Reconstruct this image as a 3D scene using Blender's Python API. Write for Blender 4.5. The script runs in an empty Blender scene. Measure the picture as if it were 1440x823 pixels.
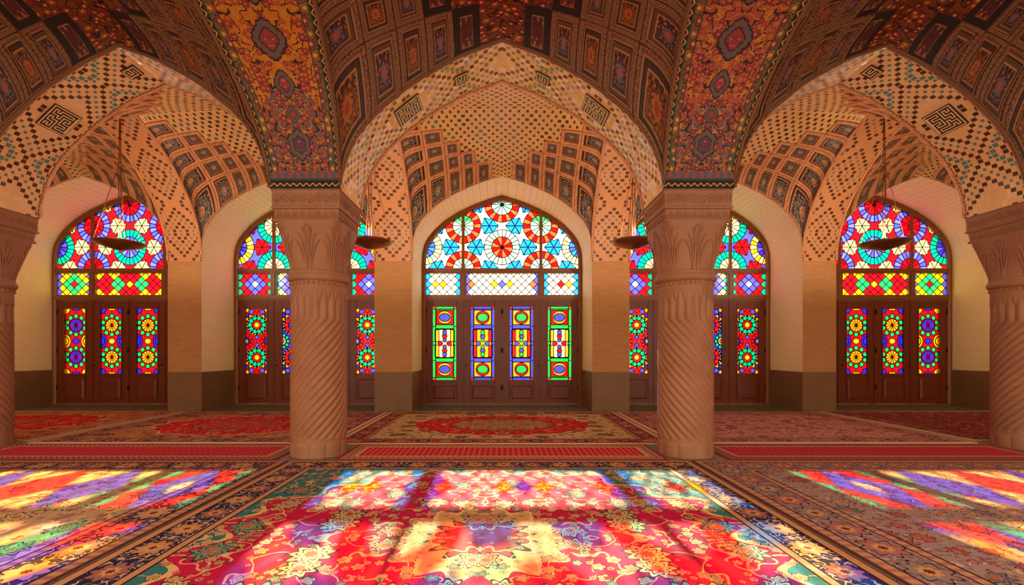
import bpy, bmesh, math, random
import numpy as np
from mathutils import Vector, Matrix

S = bpy.context.scene
COL = S.collection
random.seed(7)
PI = math.pi

# ------------------------------------------------------------------ camera, sky, sun, exposure
CAM_Z = 1.36
F = 640.0                                   # focal length in pixels of the 1440 wide frame
cam = bpy.data.cameras.new('camera')
cam.sensor_width = 36.0
cam.lens = 36.0 * F / 1440.0
cam.shift_x = 14.0 / 1440.0
cam.shift_y = 83.5 / 1440.0
cam.clip_end = 200
cam_o = bpy.data.objects.new('camera', cam)
cam_o.location = (0, 0, CAM_Z)
cam_o.rotation_euler = (PI / 2, 0, 0)
COL.objects.link(cam_o)
S.camera = cam_o

SUN_TAN = 0.43                              # tangent of the morning sun's elevation
SUN_DX = 0.03
SUN_POWER = 44.0
SKY_OUT = 1.7
SKY_IN = 2.6
FROST = 0.08                                # share of light the stained glass scatters
CUT_Y = 5.58                                # the added sun-blocking wall keeps the sun off the floor beyond this line

S.view_settings.view_transform = 'Standard'
S.view_settings.look = 'None'
S.view_settings.gamma = 1.0
S.view_settings.use_curve_mapping = False
S.view_settings.exposure = 0.0
S.cycles.use_denoising = True
S.cycles.max_bounces = 7
S.cycles.diffuse_bounces = 4
S.cycles.transparent_max_bounces = 12
S.cycles.sample_clamp_indirect = 6.0
S.cycles.caustics_reflective = False
S.cycles.caustics_refractive = False

sun = bpy.data.lights.new('sun', 'SUN')
sun.energy = SUN_POWER
sun.angle = math.radians(0.5)
sun.color = (1.0, 0.89, 0.70)
sun_o = bpy.data.objects.new('sun', sun)
sun_o.rotation_euler = Vector((SUN_DX, -1, -SUN_TAN)).to_track_quat('-Z', 'Y').to_euler()
sun_o.location = (-3, 30, 6)
COL.objects.link(sun_o)

w = bpy.data.worlds.new('sky')
S.world = w
w.use_nodes = True
nt = w.node_tree
bg = nt.nodes['Background']
tc = nt.nodes.new('ShaderNodeTexCoord')
sp = nt.nodes.new('ShaderNodeSeparateXYZ')
nt.links.new(tc.outputs['Generated'], sp.inputs[0])
mr = nt.nodes.new('ShaderNodeMapRange')
mr.inputs['From Min'].default_value = -0.1
mr.inputs['From Max'].default_value = 0.25
nt.links.new(sp.outputs['Y'], mr.inputs['Value'])
mx = nt.nodes.new('ShaderNodeMix')
mx.data_type = 'RGBA'
mx.inputs[6].default_value = (1.0 * SKY_IN, 0.815 * SKY_IN, 0.58 * SKY_IN, 1)
mx.inputs[7].default_value = (1.0 * SKY_OUT, 0.985 * SKY_OUT, 0.95 * SKY_OUT, 1)
nt.links.new(mr.outputs['Result'], mx.inputs[0])
nt.links.new(mx.outputs[2], bg.inputs['Color'])
bg.inputs['Strength'].default_value = 1.0

# ------------------------------------------------------------------ node arithmetic
def lin(c):
    c = c / 255.0
    return c / 12.92 if c <= 0.04045 else ((c + 0.055) / 1.055) ** 2.4

def C(r, g, b):
    return (lin(r), lin(g), lin(b), 1.0)

class E:
    def __init__(s, sock): s.s = sock
    def __add__(a, b): return m('ADD', a, b)
    __radd__ = __add__
    def __sub__(a, b): return m('SUBTRACT', a, b)
    def __rsub__(a, b): return m('SUBTRACT', b, a)
    def __mul__(a, b): return m('MULTIPLY', a, b)
    __rmul__ = __mul__
    def __truediv__(a, b): return m('DIVIDE', a, b)
    def __rtruediv__(a, b): return m('DIVIDE', b, a)
    def __neg__(a): return m('MULTIPLY', a, -1.0)

class G:                                     # the node tree being written
    nt = None

def put(sock, v):
    if isinstance(v, E): G.nt.links.new(v.s, sock)
    elif hasattr(v, 'is_output'): G.nt.links.new(v, sock)
    else: sock.default_value = v

def m(op, *a, clamp=False):
    n = G.nt.nodes.new('ShaderNodeMath')
    n.operation = op
    n.use_clamp = clamp
    for i, v in enumerate(a): put(n.inputs[i], v)
    return E(n.outputs[0])

def absf(a): return m('ABSOLUTE', a)
def minf(a, b): return m('MINIMUM', a, b)
def maxf(a, b): return m('MAXIMUM', a, b)
def floorf(a): return m('FLOOR', a)
def fract(a): return m('FRACT', a)
def roundf(a): return m('FLOOR', a + 0.5)
def modf(a, p): return m('FLOORED_MODULO', a, p)
def cosf(a): return m('COSINE', a)
def sinf(a): return m('SINE', a)
def hyp(a, b): return m('SQRT', m('MULTIPLY_ADD', a, a, b * b))
def atan2(a, b): return m('ARCTAN2', a, b)
def gt(a, e, wd=0.004):                       # 0 below e, 1 above e
    return m('MULTIPLY_ADD', a, 1.0 / wd, 0.5 - e / wd, clamp=True)
def lt(a, e, wd=0.004):
    return m('MULTIPLY_ADD', a, -1.0 / wd, 0.5 + e / wd, clamp=True)
def near(a, e, wd): return m('COMPARE', a, e, wd)
def sel(f, a, b):                             # f ? b : a
    n = G.nt.nodes.new('ShaderNodeMix')
    put(n.inputs[0], f); put(n.inputs[2], a); put(n.inputs[3], b)
    return E(n.outputs[0])
def mixc(f, a, b):
    n = G.nt.nodes.new('ShaderNodeMix')
    n.data_type = 'RGBA'
    put(n.inputs[0], f); put(n.inputs[6], a); put(n.inputs[7], b)
    return n.outputs[2]
def mulc(a, f):                               # colour times a number
    n = G.nt.nodes.new('ShaderNodeMix')
    n.data_type = 'RGBA'; n.blend_type = 'MULTIPLY'
    n.inputs[0].default_value = 1.0
    put(n.inputs[6], a)
    k = G.nt.nodes.new('ShaderNodeCombineColor')
    for i in range(3): put(k.inputs[i], f)
    G.nt.links.new(k.outputs[0], n.inputs[7])
    return n.outputs[2]
def vec(x, y, z=0.0):
    n = G.nt.nodes.new('ShaderNodeCombineXYZ')
    put(n.inputs[0], x); put(n.inputs[1], y); put(n.inputs[2], z)
    return n.outputs[0]
def vor(x, y, rnd=1.0):
    n = G.nt.nodes.new('ShaderNodeTexVoronoi')
    n.voronoi_dimensions = '2D'
    put(n.inputs['Vector'], vec(x, y))
    n.inputs['Scale'].default_value = 1.0
    n.inputs['Randomness'].default_value = rnd
    s1 = G.nt.nodes.new('ShaderNodeSeparateXYZ'); G.nt.links.new(n.outputs['Position'], s1.inputs[0])
    s2 = G.nt.nodes.new('ShaderNodeSeparateColor'); G.nt.links.new(n.outputs['Color'], s2.inputs[0])
    return E(n.outputs['Distance']), x - E(s1.outputs[0]), y - E(s1.outputs[1]), E(s2.outputs[0]), E(s2.outputs[1])
def noise(x, y, sc, detail=2.0, z=0.0):
    n = G.nt.nodes.new('ShaderNodeTexNoise')
    put(n.inputs['Vector'], vec(x, y, z))
    n.inputs['Scale'].default_value = sc
    n.inputs['Detail'].default_value = detail
    return E(n.outputs[0])
def white(x, y):
    n = G.nt.nodes.new('ShaderNodeTexWhiteNoise')
    n.noise_dimensions = '2D'
    put(n.inputs['Vector'], vec(x, y))
    return E(n.outputs['Value'])
def coords(kind):
    n = G.nt.nodes.new('ShaderNodeTexCoord')
    s1 = G.nt.nodes.new('ShaderNodeSeparateXYZ')
    G.nt.links.new(n.outputs[kind], s1.inputs[0])
    return E(s1.outputs[0]), E(s1.outputs[1]), E(s1.outputs[2])

def material(name):
    mt = bpy.data.materials.new(name)
    mt.use_nodes = True
    G.nt = mt.node_tree
    return mt
def principled(mt, col, rough=0.8, spec=0.3, metal=0.0, bump=None, bstr=0.3, bdist=0.01):
    b = mt.node_tree.nodes['Principled BSDF']
    put(b.inputs['Base Color'], col)
    put(b.inputs['Roughness'], rough)
    b.inputs['Specular IOR Level'].default_value = spec
    b.inputs['Metallic'].default_value = metal
    if bump is not None:
        n = G.nt.nodes.new('ShaderNodeBump')
        n.inputs['Strength'].default_value = bstr
        n.inputs['Distance'].default_value = bdist
        put(n.inputs['Height'], bump)
        G.nt.links.new(n.outputs[0], b.inputs['Normal'])
    return mt

# ------------------------------------------------------------------ plain surfaces
def mat_brick():
    mt = material('cream_brick')
    x, y, z = coords('Object')
    s = x + y
    row = floorf(z / 0.062)
    bx = s / 0.22 + 0.5 * modf(row, 2.0)
    fx, fz = fract(bx), fract(z / 0.062)
    mortar = maxf(maxf(lt(fx, 0.03, 0.02), gt(fx, 0.97, 0.02)), maxf(lt(fz, 0.09, 0.05), gt(fz, 0.91, 0.05)))
    r = white(floorf(bx), row)
    c = mixc(r, C(178, 124, 74), C(194, 144, 92))
    c = mixc(noise(s, z, 2.2, 4.0), c, C(196, 138, 88))
    c = mixc(mortar * 0.75, c, C(176, 128, 84))
    return principled(mt, c, 0.75, 0.25, bump=1.0 - mortar, bstr=0.5, bdist=0.004)

def mat_dado():
    mt = material('brown_stone_dado')
    x, y, z = coords('Object')
    c = mixc(noise(x + y, z, 3.0, 5.0), C(112, 78, 50), C(140, 102, 68))
    return principled(mt, c, 0.5, 0.4)

def mat_reveal():
    mt = material('window_lit_brick')  # cream brick made paler, with the window light put into its colour
    x, y, z = coords('Object')
    fz = fract(z / 0.062)
    row = floorf(z / 0.062)
    fy = fract(y / 0.24 + 0.5 * modf(row, 2.0))
    mortar = maxf(lt(fz, 0.1, 0.08), lt(fy, 0.035, 0.03))
    c = mixc(noise(y, z, 3.0, 4.0), C(252, 230, 178), C(244, 214, 156))
    c = mixc(mortar * 0.5, c, C(204, 160, 112))
    return principled(mt, c, 0.6, 0.3)

def mat_column():
    mt = material('rosy_carved_stone')
    x, y, z = coords('Object')
    n1 = noise(x + y * 0.7, z, 4.0, 5.0)
    n2 = noise(x - y, z * 0.6, 16.0, 3.0, 2.0)
    c = mixc(n1, C(142, 94, 66), C(176, 124, 94))
    c = mixc(gt(n2, 0.6, 0.2) * 0.35, c, C(152, 104, 80))
    return principled(mt, c, 0.55, 0.3, bump=n2, bstr=0.15, bdist=0.004)

def mat_wood(nm, a, b):
    mt = material(nm)
    x, y, z = coords('Object')
    g = noise(x * 9.0, z * 0.8, 3.0, 4.0)
    c = mixc(g, a, b)
    return principled(mt, c, 0.38, 0.45)

def mat_plain(nm, c, rough=0.6, spec=0.3, metal=0.0):
    mt = material(nm)
    x, y, z = coords('Object')
    k = noise(x + z, y, 14.0, 3.0)
    return principled(mt, mulc(c, 0.85 + k * 0.3), rough, spec, metal)

def mat_floor():
    mt = material('greenish_stone_floor')
    x, y, z = coords('Object')
    fx, fy = fract(x / 0.45), fract(y / 0.45)
    joint = maxf(lt(fx, 0.02, 0.01), lt(fy, 0.02, 0.01))
    c = mixc(noise(x, y, 2.0, 5.0), C(92, 100, 72), C(124, 122, 88))
    c = mixc(joint, c, C(60, 58, 44))
    return principled(mt, c, 0.35, 0.4)

# ------------------------------------------------------------------ glazed brick mosaics
CREAM, DARKT, TURQ, GREYB = C(228, 172, 116), C(44, 26, 26), C(92, 146, 146), C(100, 108, 124)

def tiled(nm, ground, dark, turq, cell, wide, motif, rough=0.45, tint=0.0, glaze=0.3, edge=True):
    """brick mosaic on UV in metres: U along, V across a strip of the given width"""
    mt = material(nm)
    u, v, _ = coords('UV')
    i, j = floorf(u / cell), floorf(v / cell)
    fx, fy = fract(u / cell), fract(v / cell)
    big = lt(absf(fx - 0.5), 0.46, 0.06) * lt(absf(fy - 0.5), 0.34, 0.06)
    small = lt(absf(fx - 0.5), 0.31, 0.06) * lt(absf(fy - 0.5), 0.31, 0.06)
    nj = wide / cell
    jj = absf(j + 0.5 - nj / 2)
    if motif == 'diamond':                    # large lozenges round the lettered panels
        P = 24.0
        ii = absf(modf(i, P) + 0.5 - P / 2) - 0.5
        D = floorf(ii + jj + 0.25)
        big = lt(absf(fy - 0.5), 0.52, 0.06) * lt(absf(fx - 0.5), 0.42, 0.06)
        ring = maxf(maxf(near(D, 7.0, 0.4), near(D, 11.0, 0.4)), near(D, 16.0, 0.4))
        ring = maxf(ring, near(D, 4.0, 0.4) * gt(jj, 3.5, 0.1))
        dot = maxf(near(D, 9.0, 0.4), near(D, 13.0, 0.4)) * small
        tq = maxf(near(D, 14.0, 0.4), near(D, 18.0, 0.4)) * big
        c = mixc(ring * big, ground, dark)
        c = mixc(maxf(dot, tq), c, turq)
    elif motif == 'zigzag':                   # dark stepped lozenges of the side ribs
        P = 16.0
        big = lt(absf(fy - 0.5), 0.5, 0.06) * lt(absf(fx - 0.5), 0.38, 0.06)
        ii = absf(modf(i, P) + 0.5 - P / 2) - 0.5
        D = floorf(ii + jj + 0.25)
        k = modf(D, 4.0)
        c = mixc(near(k, 2.0, 0.4) * big, ground, dark)
        c = mixc(maxf(near(D, 0.0, 0.4), near(D, 4.0, 0.4)) * small, c, turq)
    else:                                     # dots and little crosses
        P = 8.0
        a, b = modf(i + j, P), modf(i - j, P)
        r = white(floorf((i + j) / P), floorf((i - j) / P))
        ring = maxf(absf(a - 4.0), absf(b - 4.0))
        isx = lt(ring, 1.5, 0.1)
        par = modf(i + j, 2.0)
        c = mixc(small * par * gt(ring, 1.6, 0.1), ground, dark)
        c = mixc(isx * big * par, c, mixc(gt(r, 0.5), turq, dark))
        if motif == 'rods':
            rod = near(ring, 3.0, 0.3) * gt(r, 0.3) * near(modf(i, 3.0), 1.0, 0.3)
            c = mixc(rod * big, c, dark)
    c = mixc(noise(u, v, 1.7, 3.0) * 0.35, c, C(170, 112, 70))
    if edge:
        e = minf(v, wide - v)
        wob = modf(floorf(u / 0.03), 2.0)
        ec = mixc(wob, C(60, 38, 34), C(190, 140, 96))
        c = mixc(lt(e, 0.035, 0.004), c, ec)
        c = mixc(near(e, 0.04, 0.006), c, C(206, 150, 104))
    h1, h2 = white(i, j), white(j, i + 31.0)
    tilt = (fx - 0.5) * (h1 - 0.5) + (fy - 0.5) * (h2 - 0.5)
    return principled(mt, c, rough, glaze, bump=tilt, bstr=1.0, bdist=tint)

# ------------------------------------------------------------------ coffers and painted plaster
def flowers(x, y, sc, size, pet, base, cols, heart, line, rnd=0.9, dens=1.0):
    """flowers with petals scattered over a plane; three petal colours"""
    d, dx, dy, r1, r2 = vor(x * sc, y * sc, rnd)
    a = atan2(dy, dx)
    r = d / (1.0 + 0.2 * cosf(a * float(pet)))
    sz = size * (0.65 + 0.5 * r2)
    q = r / sz
    if dens < 1.0: q = q + gt(white(x * sc - dx, y * sc - dy), dens, 0.001) * 9.0
    pc = mixc(gt(r1, 0.36, 0.01), cols[0], mixc(gt(r1, 0.68, 0.01), cols[1], cols[2]))
    c = mixc(lt(q, 1.22, 0.08), base, line)
    c = mixc(lt(q, 1.0, 0.08), c, pc)
    c = mixc(near(q, 0.66, 0.06), c, line)
    return mixc(lt(q, 0.38, 0.06), c, heart)

def vines(x, y, sc, base, col, wd=0.018, z=0.0):
    n = noise(x, y, sc, 1.0, z)
    return mixc(lt(absf(n - 0.5), wd, 0.012), base, col)

def mat_coffer_star():
    mt = material('star_tile_coffer')
    u, v, _ = coords('UV')
    x, y = u - 0.5, v - 0.5
    r = hyp(x, y)
    a = atan2(y, x)
    k = fract(a * (10.0 / (2 * PI)) + 0.5) - 0.5
    c = C(62, 44, 40)
    d, dx, dy, r1, r2 = vor(u * 9.0, v * 9.0, 0.5)
    c = mixc(lt(d, 0.30, 0.06), c, C(176, 124, 86))
    ring = near(r, 0.28, 0.10) * lt(absf(k), 0.27, 0.08)
    c = mixc(ring, c, C(96, 104, 104))
    c = mixc(near(r, 0.14, 0.025), c, C(204, 150, 100))
    c = mixc(lt(r, 0.08, 0.02), c, C(196, 140, 96))
    e = minf(minf(u, 1.0 - u), minf(v, 1.0 - v))
    c = mixc(lt(e, 0.07, 0.02), c, C(70, 42, 36))
    c = mixc(near(e, 0.075, 0.018), c, C(190, 136, 94))
    return principled(mt, c, 0.4, 0.35)

def mat_coffer_painted(nm, g1, g2, cols):
    mt = material(nm)
    u, v, _ = coords('UV')
    e = minf(minf(u, 1.0 - u), minf(v, 1.0 - v))
    c = vines(absf(u - 0.5), v, 9.0, g1, C(46, 26, 24), 0.035)
    c = flowers(absf(u - 0.5), v, 8.0, 0.33, 6, c, cols, C(196, 120, 54), C(46, 26, 26))
    r = hyp(u - 0.5, v - 0.5)
    a = atan2(v - 0.5, u - 0.5)
    q = r / (0.17 + 0.025 * cosf(a * 8.0))
    c = mixc(lt(q, 1.12, 0.1), c, C(30, 20, 22))
    c = mixc(lt(q, 1.0, 0.1), c, cols[1])
    c = mixc(lt(q, 0.5, 0.1), c, cols[0])
    c = mixc(lt(e, 0.17, 0.01), c, g2)
    c = mixc(near(e, 0.165, 0.014), c, C(172, 118, 70))
    c = mixc(lt(e, 0.075, 0.01), c, C(158, 106, 74))
    c = mixc(near(e, 0.065, 0.012), c, C(40, 24, 22))
    return principled(mt, c, 0.6, 0.25)

def mat_rib(nm, a, b):
    mt = material(nm)
    x, y, z = coords('Object')
    k = noise(x * 1.3 + y, z + y, 9.0, 3.0)
    return principled(mt, mixc(gt(k, 0.5, 0.25), a, b), 0.6, 0.25)

def mat_rib_painted():
    mt = material('brown_rib_with_scroll')
    u, v, _ = coords('UV')
    k = noise(u, v, 26.0, 1.0)
    c = mixc(gt(k, 0.5, 0.1), C(96, 60, 46), C(150, 100, 70))
    return principled(mt, c, 0.6, 0.25)

def mat_crown():
    mt = material('painted_crown_medallion')
    u, v, _ = coords('UV')
    c = vines(u, v, 6.0, C(120, 58, 28), C(48, 22, 20), 0.03)
    c = flowers(u, v, 7.0, 0.4, 6, c, [C(150, 44, 44), C(176, 92, 30), C(120, 40, 52)], C(214, 140, 60), C(44, 22, 24))
    return principled(mt, c, 0.6, 0.25)

def mat_zig():
    mt = material('dark_star_border')
    u, v, _ = coords('UV')
    e = minf(minf(u, 1.0 - u), minf(v, 1.0 - v))
    c = flowers(u, v, 3.0, 0.36, 5, C(86, 36, 36), [C(150, 50, 52), C(96, 60, 70), C(140, 60, 46)], C(180, 110, 60), C(40, 22, 24))
    c = mixc(lt(e, 0.12, 0.01), c, C(46, 30, 30))
    c = mixc(near(e, 0.12, 0.015), c, C(150, 96, 60))
    return principled(mt, c, 0.6, 0.25)

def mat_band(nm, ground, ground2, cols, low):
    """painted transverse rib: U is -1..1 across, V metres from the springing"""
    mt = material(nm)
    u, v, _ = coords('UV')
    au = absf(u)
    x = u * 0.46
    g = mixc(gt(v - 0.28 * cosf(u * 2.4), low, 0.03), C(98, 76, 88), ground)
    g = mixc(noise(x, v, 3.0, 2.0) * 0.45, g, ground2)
    c = vines(au * 0.46, v, 8.5, g, C(52, 26, 24), 0.03)
    c = vines(au * 0.46, v, 11.0, c, C(196, 128, 44), 0.02, 5.0)
    c = flowers(au * 0.46, v, 9.5, 0.30, 6, c, cols, C(190, 104, 60), C(60, 30, 30))
    # a chain of medallions up the middle
    for (cv, rx, rv, lob, inner) in ((0.52, 0.11, 0.14, 6, C(84, 60, 84)), (0.86, 0.06, 0.07, 4, C(150, 60, 40)), (1.18, 0.075, 0.11, 4, C(158, 56, 60)), (1.62, 0.11, 0.15, 4, C(150, 52, 60)),
                                     (2.15, 0.18, 0.16, 8, C(156, 56, 62)), (2.62, 0.12, 0.15, 6, C(150, 52, 60)), (3.2, 0.2, 0.18, 8, C(160, 56, 66))):
        dx, dy = x / rx, (v - cv) / rv
        a = atan2(dx, dy)
        q = hyp(dx, dy) / (1.0 + 0.09 * cosf(a * float(lob)) + 0.04 * cosf(a * 16.0))
        c = mixc(lt(q, 1.25, 0.05), c, C(48, 26, 28))
        c = mixc(lt(q, 1.12, 0.05), c, C(104, 82, 84))
        c = mixc(lt(q, 0.72, 0.05), c, C(48, 26, 28))
        c = mixc(lt(q, 0.62, 0.05), c, flowers(au * 0.46, v, 22.0, 0.36, 5, inner, [C(188, 84, 84), C(130, 44, 56), C(170, 90, 60)], C(200, 120, 80), C(60, 30, 36)))
    # edge border: flower band, green line, dark scroll with a yellow wave
    bw = flowers(au * 0.46, v, 9.0, 0.45, 5, C(120, 84, 60), [C(150, 58, 62), C(98, 88, 110), C(176, 106, 44)], C(210, 150, 80), C(46, 28, 28), 0.4)
    c = mixc(gt(au, 0.72, 0.01), c, bw)
    c = mixc(near(au, 0.725, 0.012), c, C(46, 56, 36))
    c = mixc(gt(au, 0.875, 0.01), c, C(42, 26, 26))
    wave = absf(au - 0.945 - 0.028 * sinf(v * 70.0))
    c = mixc(lt(wave, 0.014, 0.008), c, C(206, 138, 60))
    c = mixc(near(au, 0.875, 0.016), c, C(58, 84, 46))
    # foot
    c = mixc(lt(v, 0.20, 0.005), c, mixc(modf(floorf(u * 9.0), 2.0), C(150, 70, 60), C(86, 84, 110)))
    c = mixc(lt(v, 0.11, 0.005), c, C(36, 26, 26))
    wave = absf(v - 0.05 - 0.015 * sinf(u * 34.0))
    c = mixc(lt(wave, 0.009, 0.004), c, C(196, 140, 80))
    c = mixc(near(v, 0.115, 0.012), c, C(56, 76, 46))
    return principled(mt, c, 0.55, 0.25)
# ------------------------------------------------------------------ woven carpets (object coordinates, metres from the rug's middle)
def mat_rug(nm, hw, hl, field, fcols, border, bcols, spandrel=None, medal=None, flower=4.0, bw=0.42, guard=None, spq=1.0, vine=None, dens=0.5, rim=None):
    mt = material(nm)
    x, y, _ = coords('Object')
    ax, ay = absf(x), absf(y)
    d = minf(hw - ax, hl - ay)
    side = gt(hl - ay, hw - ax, 0.001) if False else lt((hw - ax) - (hl - ay), 0.0, 0.002)
    along = sel(side, ax, ay)
    guard = guard or C(196, 140, 96)
    g = field
    fw, fl = hw - bw, hl - bw
    th = atan2(ay * (fw / fl), ax)
    qx, qy = ax / fw, ay / fl
    rr = hyp(qx, qy)
    if spandrel:
        q = rr + 0.055 * cosf(th * 22.0) + 0.03 * cosf(th * 9.0)
        g = mixc(gt(q, spq, 0.004), g, spandrel)
        g = mixc(near(q, spq, 0.014), g, C(222, 170, 110))
    if medal:
        mr_, mc1, mc2 = medal
        qm = rr + 0.03 * cosf(th * 16.0)
        g = mixc(lt(qm, mr_, 0.004), g, mc1)
        g = mixc(near(qm, mr_, 0.014), g, C(226, 180, 120))
        g = mixc(lt(qm, mr_ * 0.55, 0.004), g, mc2)
        g = mixc(near(qm, mr_ * 0.55, 0.012), g, C(60, 40, 50))
    vc = vine or C(226, 176, 120)
    c = vines(ax, ay, flower * 1.1, g, vc, 0.008)
    c = flowers(ax + 3.3, ay + 1.7, flower * 2.4, 0.30, 5, c, [fcols[1], fcols[2], fcols[0]], C(206, 120, 80), C(84, 40, 46), dens=dens)
    c = flowers(ax, ay, flower, 0.36, 9, c, fcols, C(190, 90, 60), C(70, 36, 44), dens=dens)
    c = flowers(ax + 1.3, ay + 5.7, flower * 4.6, 0.3, 5, c, [fcols[0], fcols[1], g], C(120, 50, 50), C(84, 40, 46), dens=dens * 0.7)
    # border: guard stripes and a main band of rosettes and vine
    P = 0.34
    s0 = fract(along / P) - 0.5
    mid = bw * 0.52
    b = vines(along, d, 15.0, border, bcols[2], 0.03)
    a1 = atan2(d - mid, s0 * P)
    r1 = hyp(s0 * P, d - mid) / (1.0 + 0.18 * cosf(a1 * 8.0))
    odd = modf(floorf(along / P), 2.0)
    b = mixc(lt(r1, bw * 0.27, 0.006), b, C(44, 28, 44))
    b = mixc(lt(r1, bw * 0.24, 0.006), b, mixc(odd, bcols[0], bcols[1]))
    b = mixc(lt(r1, bw * 0.12, 0.006), b, C(210, 150, 90))
    b = mixc(lt(r1, bw * 0.06, 0.006), b, C(120, 40, 50))
    k2 = absf(fract(along / 0.09) - 0.5)
    gs = mixc(lt(k2, 0.24, 0.06), guard, bcols[0])
    b = mixc(lt(d, bw * 0.2, 0.003), b, gs)
    b = mixc(gt(d, bw * 0.84, 0.003), b, gs)
    b = mixc(near(d, bw * 0.2, 0.008), b, C(60, 36, 48))
    b = mixc(near(d, bw * 0.84, 0.008), b, C(60, 36, 48))
    c = mixc(lt(d, bw, 0.003), c, b)
    c = mixc(near(d, bw, 0.009), c, C(52, 30, 42))
    c = mixc(lt(d, 0.018 if rim is None else 0.06, 0.003), c, rim or C(112, 60, 58))
    kn = noise(x, y, 90.0, 1.0)
    c = mulc(c, 0.78 + kn * 0.44)
    return principled(mt, c, 0.9, 0.1)

def mat_runner(nm, hw, hl, field, line, edge):
    """plain woven runner with a close grid in the field"""
    mt = material(nm)
    x, y, _ = coords('Object')
    d = minf(hw - absf(x), hl - absf(y))
    fx, fy = absf(fract(x / 0.075) - 0.5), absf(fract(y / 0.11) - 0.5)
    knot = lt(hyp(fx * 1.2, fy), 0.24, 0.05)
    c = mixc(knot, field, line)
    c = mixc(lt(absf(fx - 0.5), 0.07, 0.03) * 0.8, c, C(228, 132, 92))
    s = x + y
    e = mixc(lt(absf(fract(s / 0.07) - 0.5), 0.22, 0.05), edge, C(120, 90, 74))
    c = mixc(lt(d, 0.20, 0.004), c, e)
    c = mixc(near(d, 0.20, 0.012), c, C(236, 176, 124))
    c = mixc(near(d, 0.11, 0.008), c, C(150, 60, 56))
    c = mixc(lt(d, 0.045, 0.003), c, C(170, 44, 46))
    kn = noise(x, y, 80.0, 1.0)
    return principled(mt, mulc(c, 0.8 + kn * 0.4), 0.9, 0.1)

# ------------------------------------------------------------------ stained glass
RED, ORANGE, BLUE, SKYB = C(240, 14, 28), C(255, 104, 52), C(78, 84, 252), C(30, 146, 255)
TEAL, GREEN, YEL, CRM, WHT, PCY, PURP = C(0, 196, 150), C(40, 214, 100), C(250, 196, 20), C(238, 218, 140), C(226, 228, 220), C(140, 222, 210), C(60, 40, 232)
BLACK = (0, 0, 0, 1)

class Paint:
    """coloured panes laid one over the other, each with its lead line"""
    def __init__(s, base): s.c = base; s.lead = 0.0; s.lw = 0.010
    def shape(s, d, col):                     # d: distance, negative inside
        s.c = mixc(lt(d, 0.0, 0.002), s.c, col)
        out = gt(d, 0.0, 0.002)
        s.lead = maxf(s.lead * out if isinstance(s.lead, E) else 0.0, lt(absf(d), s.lw, 0.003))
    def line(s, d):
        s.lead = maxf(s.lead, lt(absf(d), s.lw, 0.003))

def glass_finish(mt, p):
    t = G.nt
    for n in list(t.nodes):
        if n.type == 'BSDF_PRINCIPLED': t.nodes.remove(n)
    out = [n for n in t.nodes if n.type == 'OUTPUT_MATERIAL'][0]
    gam = t.nodes.new('ShaderNodeGamma')
    put(gam.inputs[0], p.c)
    gam.inputs[1].default_value = 0.5          # the plate has two faces
    tr = t.nodes.new('ShaderNodeBsdfTransparent')
    t.links.new(gam.outputs[0], tr.inputs[0])
    df = t.nodes.new('ShaderNodeBsdfDiffuse')
    df.inputs[0].default_value = C(40, 34, 30)
    gl = t.nodes.new('ShaderNodeBsdfGlossy')
    gl.inputs['Roughness'].default_value = 0.15
    ts = t.nodes.new('ShaderNodeBsdfTranslucent')   # faintly frosted: the sun makes it glow
    t.links.new(gam.outputs[0], ts.inputs[0])
    mf = t.nodes.new('ShaderNodeMixShader')
    mf.inputs[0].default_value = FROST
    t.links.new(tr.outputs[0], mf.inputs[1]); t.links.new(ts.outputs[0], mf.inputs[2])
    m0 = t.nodes.new('ShaderNodeMixShader')
    m0.inputs[0].default_value = 0.02
    t.links.new(mf.outputs[0], m0.inputs[1]); t.links.new(gl.outputs[0], m0.inputs[2])
    mxs = t.nodes.new('ShaderNodeMixShader')
    put(mxs.inputs[0], p.lead)
    t.links.new(m0.outputs[0], mxs.inputs[1]); t.links.new(df.outputs[0], mxs.inputs[2])
    t.links.new(mxs.outputs[0], out.inputs[0])
    return mt

def rnd_lines(a, n, r):                       # distance to n radial lines
    return absf(fract(a * (n / (2 * PI)) + 0.5) - 0.5) * r * (2 * PI / n)

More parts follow.
